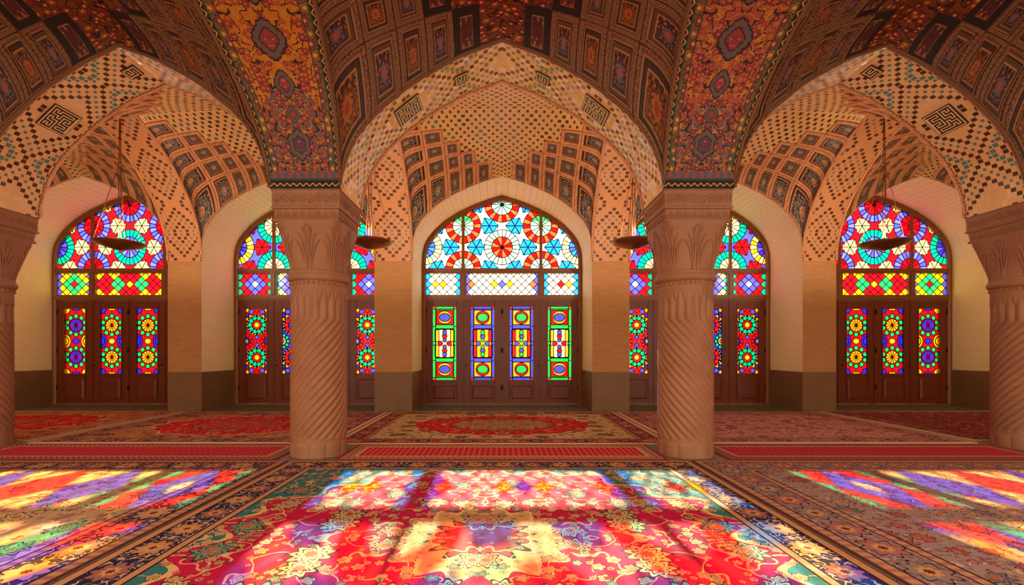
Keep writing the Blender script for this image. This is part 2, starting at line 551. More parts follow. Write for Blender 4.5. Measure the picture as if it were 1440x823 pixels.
def mat_lunette(nm, sx, ring, inner, cring, cinner, sring, sinner, star, kite):
    mt = material(nm)
    x, _, z = coords('Object')
    X, Z = x / sx, z - 4.06
    iA, jA = roundf(X / 2.0), roundf(Z / 1.1)
    ax_, az_ = X - iA * 2.0, Z - jA * 1.1
    bx_ = X - 1.0 - roundf((X - 1.0) / 2.0) * 2.0
    bz_ = Z - 0.55 - roundf((Z - 0.55) / 1.1) * 1.1
    isB = lt((bx_ * bx_ + bz_ * bz_) - (ax_ * ax_ + az_ * az_), 0.0, 0.0005)
    dx, dz = sel(isB, ax_, bx_), sel(isB, az_, bz_)
    r = hyp(dx, dz)
    a = atan2(dx, dz)
    nb = 1.0 - isB
    cen = nb * lt(absf(X), 0.8, 0.01) * lt(absf(Z), 0.55, 0.01)
    sid = nb * gt(absf(X), 1.2, 0.01)
    alt = modf(floorf(a * (22.0 / (2 * PI))), 2.0)
    rc = mixc(cen, mixc(sid, mixc(alt, ring[0], ring[1]), mixc(alt, sring[0], sring[1])), mixc(alt, cring[0], cring[1]))
    alt2 = modf(floorf(a * (12.0 / (2 * PI))), 2.0)
    ic = mixc(cen, mixc(sid, mixc(alt2, inner[0], inner[1]), mixc(alt2, sinner[0], sinner[1])), mixc(alt2, cinner[0], cinner[1]))
    up = gt(dz, 0.12, 0.004) * gt(Z, 0.4, 0.01) * (1.0 - sid)
    if len(inner) > 2: ic = mixc(up * (1.0 - cen), ic, inner[2])
    px, pz = absf(dx), absf(dz)
    d1, d2 = hyp(px - 0.667, pz), hyp(px - 0.333, pz - 0.55)
    dc0 = minf(d1, d2)
    f1 = lt(d1 - d2, 0.0, 0.001)
    sxx, szz = sel(f1, px - 0.333, px - 0.667), sel(f1, pz - 0.55, pz)
    a2 = atan2(sxx, szz)
    dc = dc0 / (1.0 - 0.13 * cosf(a2 * 6.0))
    oc = mixc(lt(dc, 0.205, 0.003), kite, star)
    out = gt(r, 0.455, 0.003)
    c = mixc(out, mixc(gt(r, 0.27, 0.003), ic, rc), oc)
    lw = 0.012
    l1 = lt(minf(absf(r - 0.27), absf(r - 0.455)), lw, 0.003)
    l2 = lt(rnd_lines(a, 22.0, r), lw, 0.003) * gt(r, 0.27, 0.003) * (1.0 - out)
    l3 = lt(rnd_lines(a, 12.0, r), lw, 0.003) * lt(r, 0.27, 0.003)
    l4 = lt(absf(dc - 0.205), lw, 0.003) * out
    l5 = lt(rnd_lines(a2 + PI / 6, 6.0, dc), lw, 0.003) * out * lt(dc, 0.21, 0.003)
    p = Paint(c)
    p.lead = maxf(maxf(maxf(l1, l2), l3), maxf(l4, l5)) * 0.95
    return glass_finish(mt, p)

def mat_trellis(nm, hw, base, spots, edge, W=0.2, H=0.2):
    """band of diamonds; spots: (x, z, reach, colour) recolours the diamonds round a point"""
    mt = material(nm)
    x, _, z = coords('Object')
    a, b = x / W + z / H, x / W - z / H
    ia, ib = roundf(a), roundf(b)
    cx, cz = (ia + ib) * (W / 2), (ia - ib) * (H / 2)
    p = Paint(base)
    c = base
    if edge: c = mixc(gt(absf(cx), hw - 0.045, 0.01), c, edge)
    for (sx, sz, rc, col) in spots:
        c = mixc(lt(absf(cx - sx) / W + absf(cz - sz) / H, rc + 0.1, 0.01), c, col)
    da = 0.5 - absf(a - ia)
    db = 0.5 - absf(b - ib)
    p.c = c
    p.lead = lt(minf(da, db), 0.075, 0.02) * 0.95
    return glass_finish(mt, p)

def rect(x, z, cx, cz, rx, rz): return maxf(absf(x - cx) - rx, absf(z - cz) - rz)
def disc(x, z, cx, cz, r, k=1.0): return hyp(x - cx, (z - cz) * k) - r
def dots(x, z, cx, cz, n, R, rd, ph=0.0):     # ring of n round panes
    dx, dz = x - cx, z - cz
    r = hyp(dx, dz)
    f = fract(atan2(dx, dz) * (n / (2 * PI)) + ph) - 0.5
    return hyp(r - R, f * R * (2 * PI / n)) - rd

def mat_door_glass(nm, style):
    mt = material(nm)
    x, _, z = coords('Object')
    ax, az = absf(x), absf(z)
    if style in ('green', 'blue'):
        bar, corner, sq, el, core, mid, side, dA, dB = {
            'green': (GREEN, ORANGE, RED, YEL, BLUE, WHT, YEL, BLUE, RED),
            'blue': (BLUE, RED, YEL, RED, GREEN, YEL, RED, GREEN, BLUE)}[style]
        p = Paint(bar)
        p.lead = maxf(lt(absf(ax - 0.232), 0.011, 0.004), lt(absf(az - 0.885), 0.011, 0.004))
        p.shape(rect(ax, az, 0.285, 0.92, 0.048, 0.034), corner)
        p.shape(rect(ax, az, 0.0, 0.67, 0.22, 0.185), sq)
        p.shape(hyp(x / 1.05, (az - 0.67)) - 0.165, el)
        p.shape(hyp(x / 1.35, (az - 0.67)) - 0.105, core)
        p.shape(rect(ax, az, 0.0, 0.0, 0.22, 0.36), mid)
        p.shape(maxf(rect(ax, az, 0.20, 0.20, 0.05, 0.15), 0.0 - 1.0), side)
        p.shape(hyp(ax - 0.115, az) - 0.062, dB)
        p.shape(hyp(x, az - 0.185) - 0.062, dB)
        p.shape(hyp(x, az - 0.085) - 0.048, dA)
        p.shape(hyp(x, (az - 0.285) * 0.8) - 0.052, dA)
        p.line(minf(rect(ax, az, 0, 0.43, 0.232, 0.05), absf(ax - 0.232) + 1.0 - lt(ax, 0.4, 0.01)))
        p.line(rect(ax, az, 0.285, 0.24, 0.05, 0.20))
    elif style in ('rosette', 'rosette_edge'):
        A, B = (TEAL, RED) if style == 'rosette' else (RED, TEAL)
        p = Paint(RED if style == 'rosette' else PURP)
        p.lead = lt(rnd_lines(atan2(x, az - 0.42), 10.0, hyp(x, az - 0.42)), 0.006, 0.003)
        p.shape(disc(ax, az, 0.14, 0.76, 0.062), BLUE)
        p.shape(disc(ax, az, 0.0, 0.79, 0.05), RED)
        p.shape(disc(ax, az, 0.25, 0.80, 0.05), YEL)
        p.shape(disc(ax, az, 0.25, 0.66, 0.045), PURP)
        p.shape(disc(x, az, 0.0, 0.10, 0.055), BLUE)
        p.shape(disc(ax, az, 0.255, 0.565, 0.042), YEL)
        p.shape(disc(ax, az, 0.16, 0.645, 0.04), YEL)
        p.shape(disc(ax, az, 0.255, 0.28, 0.038), BLUE)
        p.shape(dots(ax, z, 0.29, 0.0, 10.0, 0.155, 0.046), B)
        p.shape(disc(ax, z, 0.29, 0.0, 0.10), PURP if style == 'rosette' else WHT)
        p.shape(disc(ax, z, 0.29, 0.0, 0.06), CRM if style == 'rosette' else ORANGE)
        p.shape(dots(x, az, 0.0, 0.42, 20.0, 0.250, 0.022), CRM)
        p.shape(dots(x, az, 0.0, 0.42, 10.0, 0.178, 0.058), A)
        p.shape(disc(x, az, 0.0, 0.42, 0.122), RED if style == 'rosette' else PURP)
        p.shape(disc(x, az, 0.0, 0.42, 0.07), YEL if style == 'rosette' else CRM)
    else:
        A, B = (YEL, PURP) if style == 'yellow' else (PURP, YEL)
        p = Paint(RED)
        p.lead = lt(rnd_lines(atan2(x, az - 0.41), 12.0, hyp(x, az - 0.41)), 0.006, 0.003) * gt(hyp(x, az - 0.41), 0.17, 0.01)
        p.shape(disc(ax, az, 0.285, 0.835, 0.14), B)
        p.shape(rect(ax, az, 0.0, 0.83, 0.09, 0.035), A)
        p.shape(disc(ax, z, 0.285, 0.0, 0.155, 0.85), B)
        p.shape(disc(ax, az, 0.285, 0.41, 0.075), B)
        p.shape(dots(x, az, 0.0, 0.41, 10.0, 0.235, 0.058, 0.5), GREEN)
        p.shape(disc(x, z, 0.0, 0.0, 0.085, 1.2), A)
        rr = hyp(x, az - 0.41)
        p.shape(rr - 0.165, A)
        a = atan2(x, az - 0.41)
        gap = lt(rnd_lines(a + 0.26, 12.0, rr), 0.008 + rr * 0.03, 0.004) * lt(rr, 0.165, 0.003)
        p.c = mixc(gap, p.c, RED)
        p.lead = maxf(p.lead, lt(rnd_lines(a + 0.26, 12.0, rr), 0.006, 0.003) * lt(rr, 0.165, 0.003))
        p.line(minf(hyp(ax - 0.285, z * 0.85) - 0.1, 1.0))
    return glass_finish(mt, p)
# ------------------------------------------------------------------ mesh and scene helpers
class MB:
    def __init__(s): s.v = []; s.f = []; s.uv = []; s.mi = []; s.sm = []
    def face(s, pts, uv=None, mi=0, sm=False):
        n = len(s.v)
        s.v.extend([tuple(p) for p in pts]); s.f.append(tuple(range(n, n + len(pts))))
        s.uv.append(uv or [(0, 0)] * len(pts)); s.mi.append(mi); s.sm.append(sm)
    def grid(s, P, UV=None, mi=0, sm=True, flip=False, wrap=False):
        """P: (n, m, 3) array of points joined into quads; wrap closes the second direction"""
        n, k = P.shape[:2]
        b = len(s.v)
        s.v.extend(map(tuple, P.reshape(-1, 3)))
        for i in range(n - 1):
            for j in range(k if wrap else k - 1):
                j2 = (j + 1) % k
                q = [(i, j), (i + 1, j), (i + 1, j2), (i, j2)]
                if flip: q = q[::-1]
                s.f.append(tuple(b + a * k + c for a, c in q))
                s.uv.append([tuple(UV[a, c]) if UV is not None else (0, 0) for a, c in q])
                s.mi.append(mi if not callable(mi) else mi(i, j)); s.sm.append(sm)
    def box(s, x0, x1, y0, y1, z0, z1, mi=0):
        b = len(s.v)
        s.v.extend([(x, y, z) for x in (x0, x1) for y in (y0, y1) for z in (z0, z1)])
        for q in ((0, 1, 3, 2), (4, 6, 7, 5), (0, 4, 5, 1), (2, 3, 7, 6), (0, 2, 6, 4), (1, 5, 7, 3)):
            s.f.append(tuple(b + i for i in q)); s.uv.append([(0, 0)] * 4); s.mi.append(mi); s.sm.append(False)
    def tube(s, pts, r, n=8, mi=0, closed=False):
        pts = [Vector(p) for p in pts]
        rr = r if hasattr(r, '__len__') else [r] * len(pts)
        rows = []
        up = None
        for i, p in enumerate(pts):
            if closed: t = pts[(i + 1) % len(pts)] - pts[i - 1]
            else: t = pts[min(i + 1, len(pts) - 1)] - pts[max(i - 1, 0)]
            t.normalize()
            if up is None: up = t.orthogonal().normalized()
            a = (up - t * up.dot(t)).normalized()
            b = t.cross(a)
            up = a
            rows.append([p + (a * math.cos(k * 2 * PI / n) + b * math.sin(k * 2 * PI / n)) * rr[i] for k in range(n)])
        if closed: rows.append(rows[0])
        s.grid(np.array([[tuple(q) for q in row] for row in rows]), mi=mi, wrap=True)
        if not closed:
            s.face(rows[0][::-1], mi=mi); s.face(rows[-1], mi=mi)
    def lathe(s, prof, n=40, c=(0, 0, 0), mi=0):
        P = np.array([[(c[0] + r * math.cos(k * 2 * PI / n), c[1] + r * math.sin(k * 2 * PI / n), c[2] + z) for k in range(n)] for r, z in prof])
        s.grid(P, mi=mi, wrap=True)
    def blob(s, c, rx, ry, rz, n=8, k=5, rot=0.0, mi=0):
        cs, sn = math.cos(rot), math.sin(rot)
        P = []
        for i in range(k + 1):
            t = -PI / 2 + PI * i / k
            row = []
            for j in range(n):
                a = j * 2 * PI / n
                px, py, pz = rx * math.cos(t) * math.cos(a), ry * math.cos(t) * math.sin(a), rz * math.sin(t)
                row.append((c[0] + px * cs - py * sn, c[1] + px * sn + py * cs, c[2] + pz))
            P.append(row)
        s.grid(np.array(P), mi=mi, wrap=True)
    def build(s, name, mats, parent=None, fix=False):
        me = bpy.data.meshes.new(name)
        me.from_pydata(s.v, [], s.f)
        if not isinstance(mats, (list, tuple)): mats = [mats]
        for q in mats: me.materials.append(q)
        me.polygons.foreach_set('material_index', s.mi)
        me.polygons.foreach_set('use_smooth', s.sm)
        uvl = me.uv_layers.new(name='UVMap')
        uvl.data.foreach_set('uv', [c for f in s.uv for p in f for c in p])
        if fix:
            bm = bmesh.new(); bm.from_mesh(me)
            bmesh.ops.remove_doubles(bm, verts=bm.verts, dist=1e-5)
            bmesh.ops.recalc_face_normals(bm, faces=bm.faces)
            bm.to_mesh(me); bm.free()
        me.update()
        o = bpy.data.objects.new(name, me)
        COL.objects.link(o)
        if parent is not None: o.parent = parent
        return o

def tag(o, label=None, cat=None, group=None, kind=None):
    if label: o['label'] = label
    if cat: o['category'] = cat
    if group: o['group'] = group
    if kind: o['kind'] = kind
    return o
def empty(name, loc=(0, 0, 0)):
    o = bpy.data.objects.new(name, None)
    o.location = loc; o.empty_display_size = 0.2
    COL.objects.link(o)
    return o
def kids(o): return [c for c in bpy.data.objects if c.parent == o]
def copy_tree(o, parent=None):
    c = o.copy(); COL.objects.link(c)
    if parent is not None: c.parent = parent
    for ch in kids(o): copy_tree(ch, c)
    return c

# ------------------------------------------------------------------ pointed arch profiles
PM = [(1, 0), (.991, .088), (.947, .24), (.886, .365), (.776, .507), (.671, .605), (.544, .713), (.395, .81), (.246, .897), (.088, .962), (0, 1)]
PN = [(1, 0), (.998, .12), (.99, .245), (.955, .37), (.9, .464), (.82, .56), (.72, .655), (.60, .74), (.48, .81), (.245, .918), (0, 1)]

def profile(pts, a, h, n=400):
    """smooth curve through the points; returns arc fraction t, u and p (spring to crown)"""
    P = np.array(pts, float) * np.array([a, h])
    d = np.concatenate([[0], np.cumsum(np.sqrt(np.hypot(*np.diff(P, axis=0).T)))])
    T = np.gradient(P, d, axis=0)
    T[0] = (0, T[0, 1])
    out = []
    for i in range(len(P) - 1):
        hh = d[i + 1] - d[i]
        for s in np.linspace(0, 1, 40, endpoint=False):
            out.append((2*s**3-3*s**2+1)*P[i] + (s**3-2*s**2+s)*hh*T[i] + (-2*s**3+3*s**2)*P[i+1] + (s**3-s**2)*hh*T[i+1])
    out.append(P[-1])
    Q = np.array(out)
    L = np.concatenate([[0], np.cumsum(np.hypot(*np.diff(Q, axis=0).T))])
    t = np.linspace(0, 1, n)
    return t, np.interp(t * L[-1], L, Q[:, 0]) / a, np.interp(t * L[-1], L, Q[:, 1]) / h, L[-1]

class Arc:
    def __init__(s, pts, a, h): s.t, s.uu, s.pp, s.len = profile(pts, a, h)
    def u(s, t): return np.interp(t, s.t, s.uu)
    def p(s, t): return np.interp(t, s.t, s.pp)

def arch_line(pts, cx, hw, zs, h, n=28):
    """outline of an arch from the left foot over the crown to the right foot"""
    A = Arc(pts, hw, h)
    t = np.linspace(0, 1, n)
    L = [(cx - A.u(q) * hw, zs + A.p(q) * h) for q in t]
    R = [(cx + A.u(q) * hw, zs + A.p(q) * h) for q in t[::-1][1:]]
    return L + R

# ------------------------------------------------------------------ plan of the hall
Y_PIER, Y_WIN = 10.42, 11.74
Z_CAP, Z_SPR = 3.40, 3.44
NICHE = [(-9.6, 1.95), (-4.9, 1.98), (0.0, 2.06), (4.9, 1.98), (9.6, 1.95)]
HN = 1.94
YB = 1.0                                      # rear edge of the near bays
# per bay: x of its two sides at the columns, y of the arcade's front there, and the niche behind
BAYS = [(-12.1, -7.94, 6.1, 6.1, 0), (-7.06, -2.90, 6.1, 5.685, 1), (-2.025, 2.025, 5.685, 5.685, 2),
        (2.90, 7.06, 5.685, 6.1, 3), (7.94, 12.1, 6.1, 6.1, 4)]
HM = [1.92, 1.93, 1.86, 1.93, 1.92]
H_REAR, H_NEAR = 2.45, 2.85

class Bay:
    """one vaulted bay: x/y plan from u, v in -1..1 and a shell rising between four arches"""
    def __init__(s, k, near):
        x0, x1, y0, y1, nk = BAYS[k]
        cx, hw = NICHE[nk]
        s.near = near; s.k = k
        if near:
            s.c = [(x0, YB), (x1, YB), (x0, y0), (x1, y1)]
            s.hF, s.hB, s.zF, s.zB = HM[k], HM[k], Z_CAP, Z_CAP
            s.hV, s.drop = H_NEAR, 2.2
            s.front, s.back = Arc(PM, 2.05, HM[k]), Arc(PM, 2.05, HM[k])
            s.side = Arc(PM, 2.34, H_NEAR)
        else:
            s.c = [(x0, y0 + .87 - .02 * (y0 > 6)), (x1, y1 + .87 - .02 * (y1 > 6)), (cx - hw, Y_PIER), (cx + hw, Y_PIER)]
            s.hF, s.hB, s.zF, s.zB = HM[k], HN, Z_CAP, Z_SPR
            s.hV, s.drop = H_REAR, 1.85
            s.front, s.back = Arc(PM, 2.05, HM[k]), Arc(PN, 2.05, HN)
            s.side = Arc(PM, 1.93, H_REAR)
    def at(s, tu, su, tv, sv):
        tu, tv = np.asarray(tu, float), np.asarray(tv, float)
        v = sv * s.side.u(tv); V = s.side.p(tv)
        w = (v + 1) / 2
        u = su * (s.front.u(tu) * (1 - w) + s.back.u(tu) * w)
        U = s.front.p(tu) * (1 - w) + s.back.p(tu) * w
        if s.near: u = su * s.front.u(tu); U = s.front.p(tu)
        else:                                 # v = -1 at the arcade, +1 at the wall
            u = su * (s.front.u(tu) * (1 - w) + s.back.u(tu) * w)
        h = s.hF * (1 - w) + s.hB * w
        z = s.zF * (1 - w) + s.zB * w + h * U + s.hV * V - s.drop * U * V
        a, b, c, d = s.c
        wu = (u + 1) / 2
        x = (a[0] * (1 - wu) + b[0] * wu) * (1 - w) + (c[0] * (1 - wu) + d[0] * wu) * w
        y = (a[1] * (1 - wu) + b[1] * wu) * (1 - w) + (c[1] * (1 - wu) + d[1] * wu) * w
        if s.near:                            # the painted ribs widen as they rise
            off = 0.6 * (1 - np.exp(-(1 - abs(v)) / 0.3))
            if s.k == 3: x = x + off * (1 - wu)
            if s.k == 1: x = x - off * wu
        return np.stack(np.broadcast_arrays(x, y, z), axis=-1)
    def nrm(s, tu, su, tv, sv):
        e = 0.01
        tu, tv = np.asarray(tu, float), np.asarray(tv, float)
        t1 = np.where(tu > .5, tu - e, tu); q1 = np.where(tv > .5, tv - e, tv)
        n = np.cross(s.at(t1 + e, su, tv, sv) - s.at(t1, su, tv, sv), s.at(tu, su, q1 + e, sv) - s.at(tu, su, q1, sv))
        l = np.linalg.norm(n, axis=-1, keepdims=True)
        n = np.where(l > 1e-9, n / np.maximum(l, 1e-9), np.array((0, 0, -1.0)))
        cx = (s.c[0][0] + s.c[1][0] + s.c[2][0] + s.c[3][0]) / 4
        cy = (s.c[0][1] + s.c[2][1]) / 2
        d = ((np.array((cx, cy, 2.5)) - s.at(tu, su, tv, sv)) * n).sum(-1, keepdims=True)
        return np.where(d > 0, n, -n)

def vault(bay, LU, LV, K, mats, name, parent, ribw=0.075, depth=0.03):
    """coffered corners between the ribs, a stepped border and the crown.
       mats: rib, panel even, panel odd, border, crown"""
    mb = MB()
    LU = np.array(LU); LV = np.interp(LV, bay.side.pp, bay.side.t)   # heights along the side ribs
    n = len(LU) - 1
    for su in (-1, 1):
        for sv in (-1, 1):
            for i in range(n):
                for j in range(n):
                    a0, a1, b0, b1 = LU[i], LU[i + 1], LV[j], LV[j + 1]
                    lu, lv = (a1 - a0) * bay.front.len, (b1 - b0) * bay.side.len
                    if i + j <= K + 1:
                        fu, fv = min(ribw / lu, .3), min(ribw / lv, .3)
                        q = lambda f: np.array([0, f * .1, f * .9, f, *np.linspace(f, 1 - f, 6)[1:-1], 1 - f, 1 - f * .9, 1 - f * .1, 1])
                        qa, qb = q(fu), q(fv)
                        last = i + j > K
                        FA, FB = np.meshgrid(qa, qb, indexing='ij')
                        TA, TB = a0 + (a1 - a0) * FA, b0 + (b1 - b0) * FB
                        r1 = np.zeros(len(qa), bool); r1[1:3] = r1[-3:-1] = True
                        r2 = np.zeros(len(qb), bool); r2[1:3] = r2[-3:-1] = True
                        off = np.where(r1[:, None] | r2[None, :], 0.0 if last else depth, 0.0)
                        off = np.where((FA < 1e-6) | (FB < 1e-6) | (FA > 1 - 1e-6) | (FB > 1 - 1e-6), 0.0, off)
                        P = bay.at(TA, su, TB, sv) + bay.nrm(TA, su, TB, sv) * off[..., None]
                        UV = np.stack(((FA - fu) / (1 - 2 * fu), (FB - fv) / (1 - 2 * fv)), -1)
                        if last and not bay.near: UV = np.stack((su * (1 - TA) * bay.front.len + 10, (sv * (1 - TB) * bay.side.len) * (1.0 if bay.near else .62) + 10), -1)
                        na, nb = len(qa), len(qb)
                        pm = 3 if last else 1 + (i + j) % 2
                        def mi(ia, ib, na=na, nb=nb, pm=pm, last=last):
                            edge = ia < 3 or ib < 3 or ia >= na - 4 or ib >= nb - 4
                            return 0 if edge and not last else pm
                        mb.grid(P, UV, mi=mi, sm=False)
                    else:
                        k = 8
                        qa = np.linspace(0, 1, k)
                        FA, FB = np.meshgrid(qa, qa, indexing='ij')
                        TA, TB = a0 + (a1 - a0) * FA, b0 + (b1 - b0) * FB
                        P = bay.at(TA, su, TB, sv)
                        UV = np.stack((su * (1 - TA) * bay.front.len + 10, (sv * (1 - TB) * bay.side.len) * (1.0 if bay.near else .62) + 10), -1)
                        mb.grid(P, UV, mi=4, sm=True)
    return mb.build(name, mats, parent)
# ================================================================== THE HALL
M_BRICK, M_DADO, M_REV, M_STONE, M_FLOOR = mat_brick(), mat_dado(), mat_reveal(), mat_column(), mat_floor()
M_WOOD = mat_wood('dark_red_wood', C(92, 32, 10), C(132, 56, 20))
M_WOODL = mat_wood('brown_frame_wood', C(112, 62, 28), C(150, 90, 44))
M_OUT = mat_plain('sunlit_outer_render', C(176, 160, 132), 0.9)
M_SUNBLOCK = mat_plain('pale_sun_block', C(244, 240, 232), 0.9)

# floor
mb = MB(); mb.box(-14, 14, -5, 12.3, -0.2, 0.0)
fl = tag(mb.build('floor', M_FLOOR), 'stone floor under the carpets', 'floor', kind='structure')
# courtyard ground and an unseen wall added to keep sun off the lower panes
mb = MB(); mb.box(-22, 22, 12.32, 32.0, -0.2, -0.02)
tag(mb.build('floor_courtyard', mat_plain('courtyard_paving', C(228, 222, 210), 0.9)), 'pale paving of the courtyard outside the windows', 'ground', kind='structure')
mb = MB()
ztop = SUN_TAN * (32.0 - CUT_Y)
mb.box(-22, 22, 32.0, 32.4, -0.2, ztop)
tag(mb.build('wall_sun_block', M_SUNBLOCK), 'unseen pale wall added across from the stained glass to block the sun', 'wall', kind='structure')

# window wall with its five arched niches
Y_OUT, Z_TOP, Z_DADO = 12.1, 9.5, 0.90
mb, md = MB(), MB()
prev = -13.5
for cx, hw in NICHE:
    L = arch_line(PN, cx, hw, Z_SPR, HN)
    up = [(cx - hw, Z_DADO)] + L + [(cx + hw, Z_DADO)]
    P = np.array([[(x, y, z) for y in (Y_PIER, Y_WIN, Y_OUT)] for x, z in up])
    mb.grid(P, mi=1, sm=False)
    for sx in (-1, 1):
        x = cx + sx * hw
        md.face([(x, Y_PIER, 0), (x, Y_OUT, 0), (x, Y_OUT, Z_DADO), (x, Y_PIER, Z_DADO)])
    for y, mi in ((Y_PIER, 0), (Y_OUT, 2)):
        for (xa, za), (xb, zb) in zip(L[:-1], L[1:]):
            mb.face([(xa, y, za), (xb, y, zb), (xb, y, Z_TOP), (xa, y, Z_TOP)], mi=mi)
        xl = cx - hw
        mb.face([(prev, y, Z_DADO), (xl, y, Z_DADO), (xl, y, Z_SPR), (prev, y, Z_SPR)], mi=mi)
        mb.face([(prev, y, Z_SPR), (xl, y, Z_SPR), (xl, y, Z_TOP), (prev, y, Z_TOP)], mi=mi)
        md.face([(prev, y, 0), (xl, y, 0), (xl, y, Z_DADO), (prev, y, Z_DADO)], mi=0 if mi == 0 else 1)
    prev = cx + hw
for y, mi in ((Y_PIER, 0), (Y_OUT, 2)):
    mb.face([(prev, y, Z_DADO), (13.5, y, Z_DADO), (13.5, y, Z_TOP), (prev, y, Z_TOP)], mi=mi)
    md.face([(prev, y, 0), (13.5, y, 0), (13.5, y, Z_DADO), (prev, y, Z_DADO)], mi=0 if mi == 0 else 1)
mb.face([(-13.5, Y_PIER, Z_TOP), (13.5, Y_PIER, Z_TOP), (13.5, Y_OUT, Z_TOP), (-13.5, Y_OUT, Z_TOP)], mi=2)
wall = tag(mb.build('wall_back', [M_BRICK, M_REV, M_OUT]), 'cream brick wall of five arched window niches', 'wall', kind='structure')
tag(md.build('dado', [M_DADO, M_OUT], wall), 'brown stone dado')

for nm, x0, x1 in (('wall_left', -13.9, -13.5), ('wall_right', 13.5, 13.9)):
    mb = MB(); mb.box(x0, x1, -5, 12.1, 0, 9.5)
    tag(mb.build(nm, M_BRICK), 'plain cream brick end wall of the hall', 'wall', kind='structure')

# ------------------------------------------------------------------ vaults and arches
ceiling = tag(empty('ceiling', (0, 6, 3.4)), 'tiled and painted vaulted ceiling of the hall', 'ceiling', kind='structure')
CINV = Matrix.Translation((0, -6, -3.4))
def cbuild(mb, name, mats):
    mb.v = [(x, y - 6, z - 3.4) for x, y, z in mb.v]
    return mb.build(name, mats, ceiling)

NEAR = [Bay(k, True) for k in range(5)]
REAR = [Bay(k, False) for k in range(5)]

M_STAR = mat_coffer_star()
M_RIBT = mat_rib('terracotta_rib', C(226, 160, 112), C(204, 138, 94))
M_EDGE = tiled('stepped_tile_border', C(190, 128, 84), C(40, 26, 26), TURQ, 0.06, 0.87, 'dots', edge=False)
M_DOTS = tiled('dotted_brick_vault', C(244, 192, 118), C(58, 34, 30), C(84, 120, 118), 0.085, 0.87, 'dots', edge=False, rough=0.4)
M_RODS = tiled('rod_and_star_brick_vault', C(244, 194, 130), C(58, 34, 32), C(104, 104, 130), 0.085, 0.87, 'rods', edge=False, rough=0.4)
P_COLS = [C(150, 56, 44), C(164, 92, 38), C(110, 74, 84)]
M_CPA = mat_coffer_painted('orange_painted_coffer', C(132, 72, 34), C(70, 42, 40), P_COLS)
M_CPB = mat_coffer_painted('plum_painted_coffer', C(84, 52, 52), C(96, 62, 46), [C(168, 72, 44), C(104, 84, 100), C(150, 52, 52)])
M_RIBP, M_ZIG, M_CROWN = mat_rib_painted(), mat_zig(), mat_crown()

LU_REAR, LV_REAR = [0, .40, .57, .69, .80, .92, 1], [0, .45, .64, .77, .88, .96, 1]
LU_NEAR, LV_NEAR = [0, .34, .51, .65, .78, .90, 1], [0, .40, .56, .69, .80, .90, 1]
for k in range(5):
    M_D = M_DOTS if k == 2 else M_RODS
    for bay, LU, LV, K, mats in ((REAR[k], LU_REAR, LV_REAR, 4, [M_RIBT, M_STAR, M_STAR, M_D, M_D]),
                                 (NEAR[k], LU_NEAR, LV_NEAR, 3, [M_RIBP, M_CPA, M_CPB, M_ZIG, M_CROWN])):
        o = vault(bay, LU, LV, K, mats, 'vault', ceiling)
        o.location = (0, -6, -3.4)
        o.name = 'tiled_vault' if bay is REAR[k] else 'painted_vault'

# arches of the arcade between the columns
M_SOFL = tiled('lozenge_tile_soffit', C(255, 206, 148), DARKT, C(70, 142, 142), 0.87 / 13, 0.87, 'diamond', rough=0.32, glaze=0.4, tint=0.012)
M_SOFC = tiled('glazed_tile_soffit', C(255, 214, 128), C(112, 64, 34), C(130, 156, 116), 0.87 / 13, 0.87, 'diamond', rough=0.3, tint=0.02, glaze=0.5)
SOFF = []
for k in range(5):
    a, b = NEAR[k], REAR[k]
    t = np.linspace(0, 1, 50)
    ts = np.concatenate([t, t[::-1][1:]])
    su = np.concatenate([-np.ones(50), np.ones(49)])
    A = np.concatenate([a.at(t, -1, 0.0, 1), a.at(t[::-1][1:], 1, 0.0, 1)])
    B = np.concatenate([b.at(t, -1, 0.0, -1), b.at(t[::-1][1:], 1, 0.0, -1)])
    s = np.concatenate([[0], np.cumsum(np.linalg.norm(np.diff(A, axis=0), axis=1))])
    cell = 0.87 / 13
    s = np.abs(s - s[49]) - 0.48 * s[49] + 12 * cell + 24 * cell   # lozenges centred on the lettered panels
    P = np.stack([A * (1 - f) + B * f for f in np.linspace(0, 1, 5)], axis=1)
    UV = np.stack([np.stack([s, np.full_like(s, f * 0.87)], -1) for f in np.linspace(0, 1, 5)], axis=1)
    mb = MB(); mb.grid(P, UV)
    SOFF.append((A, B))
    cbuild(mb, 'arcade_arch', M_SOFC if k == 2 else M_SOFL)

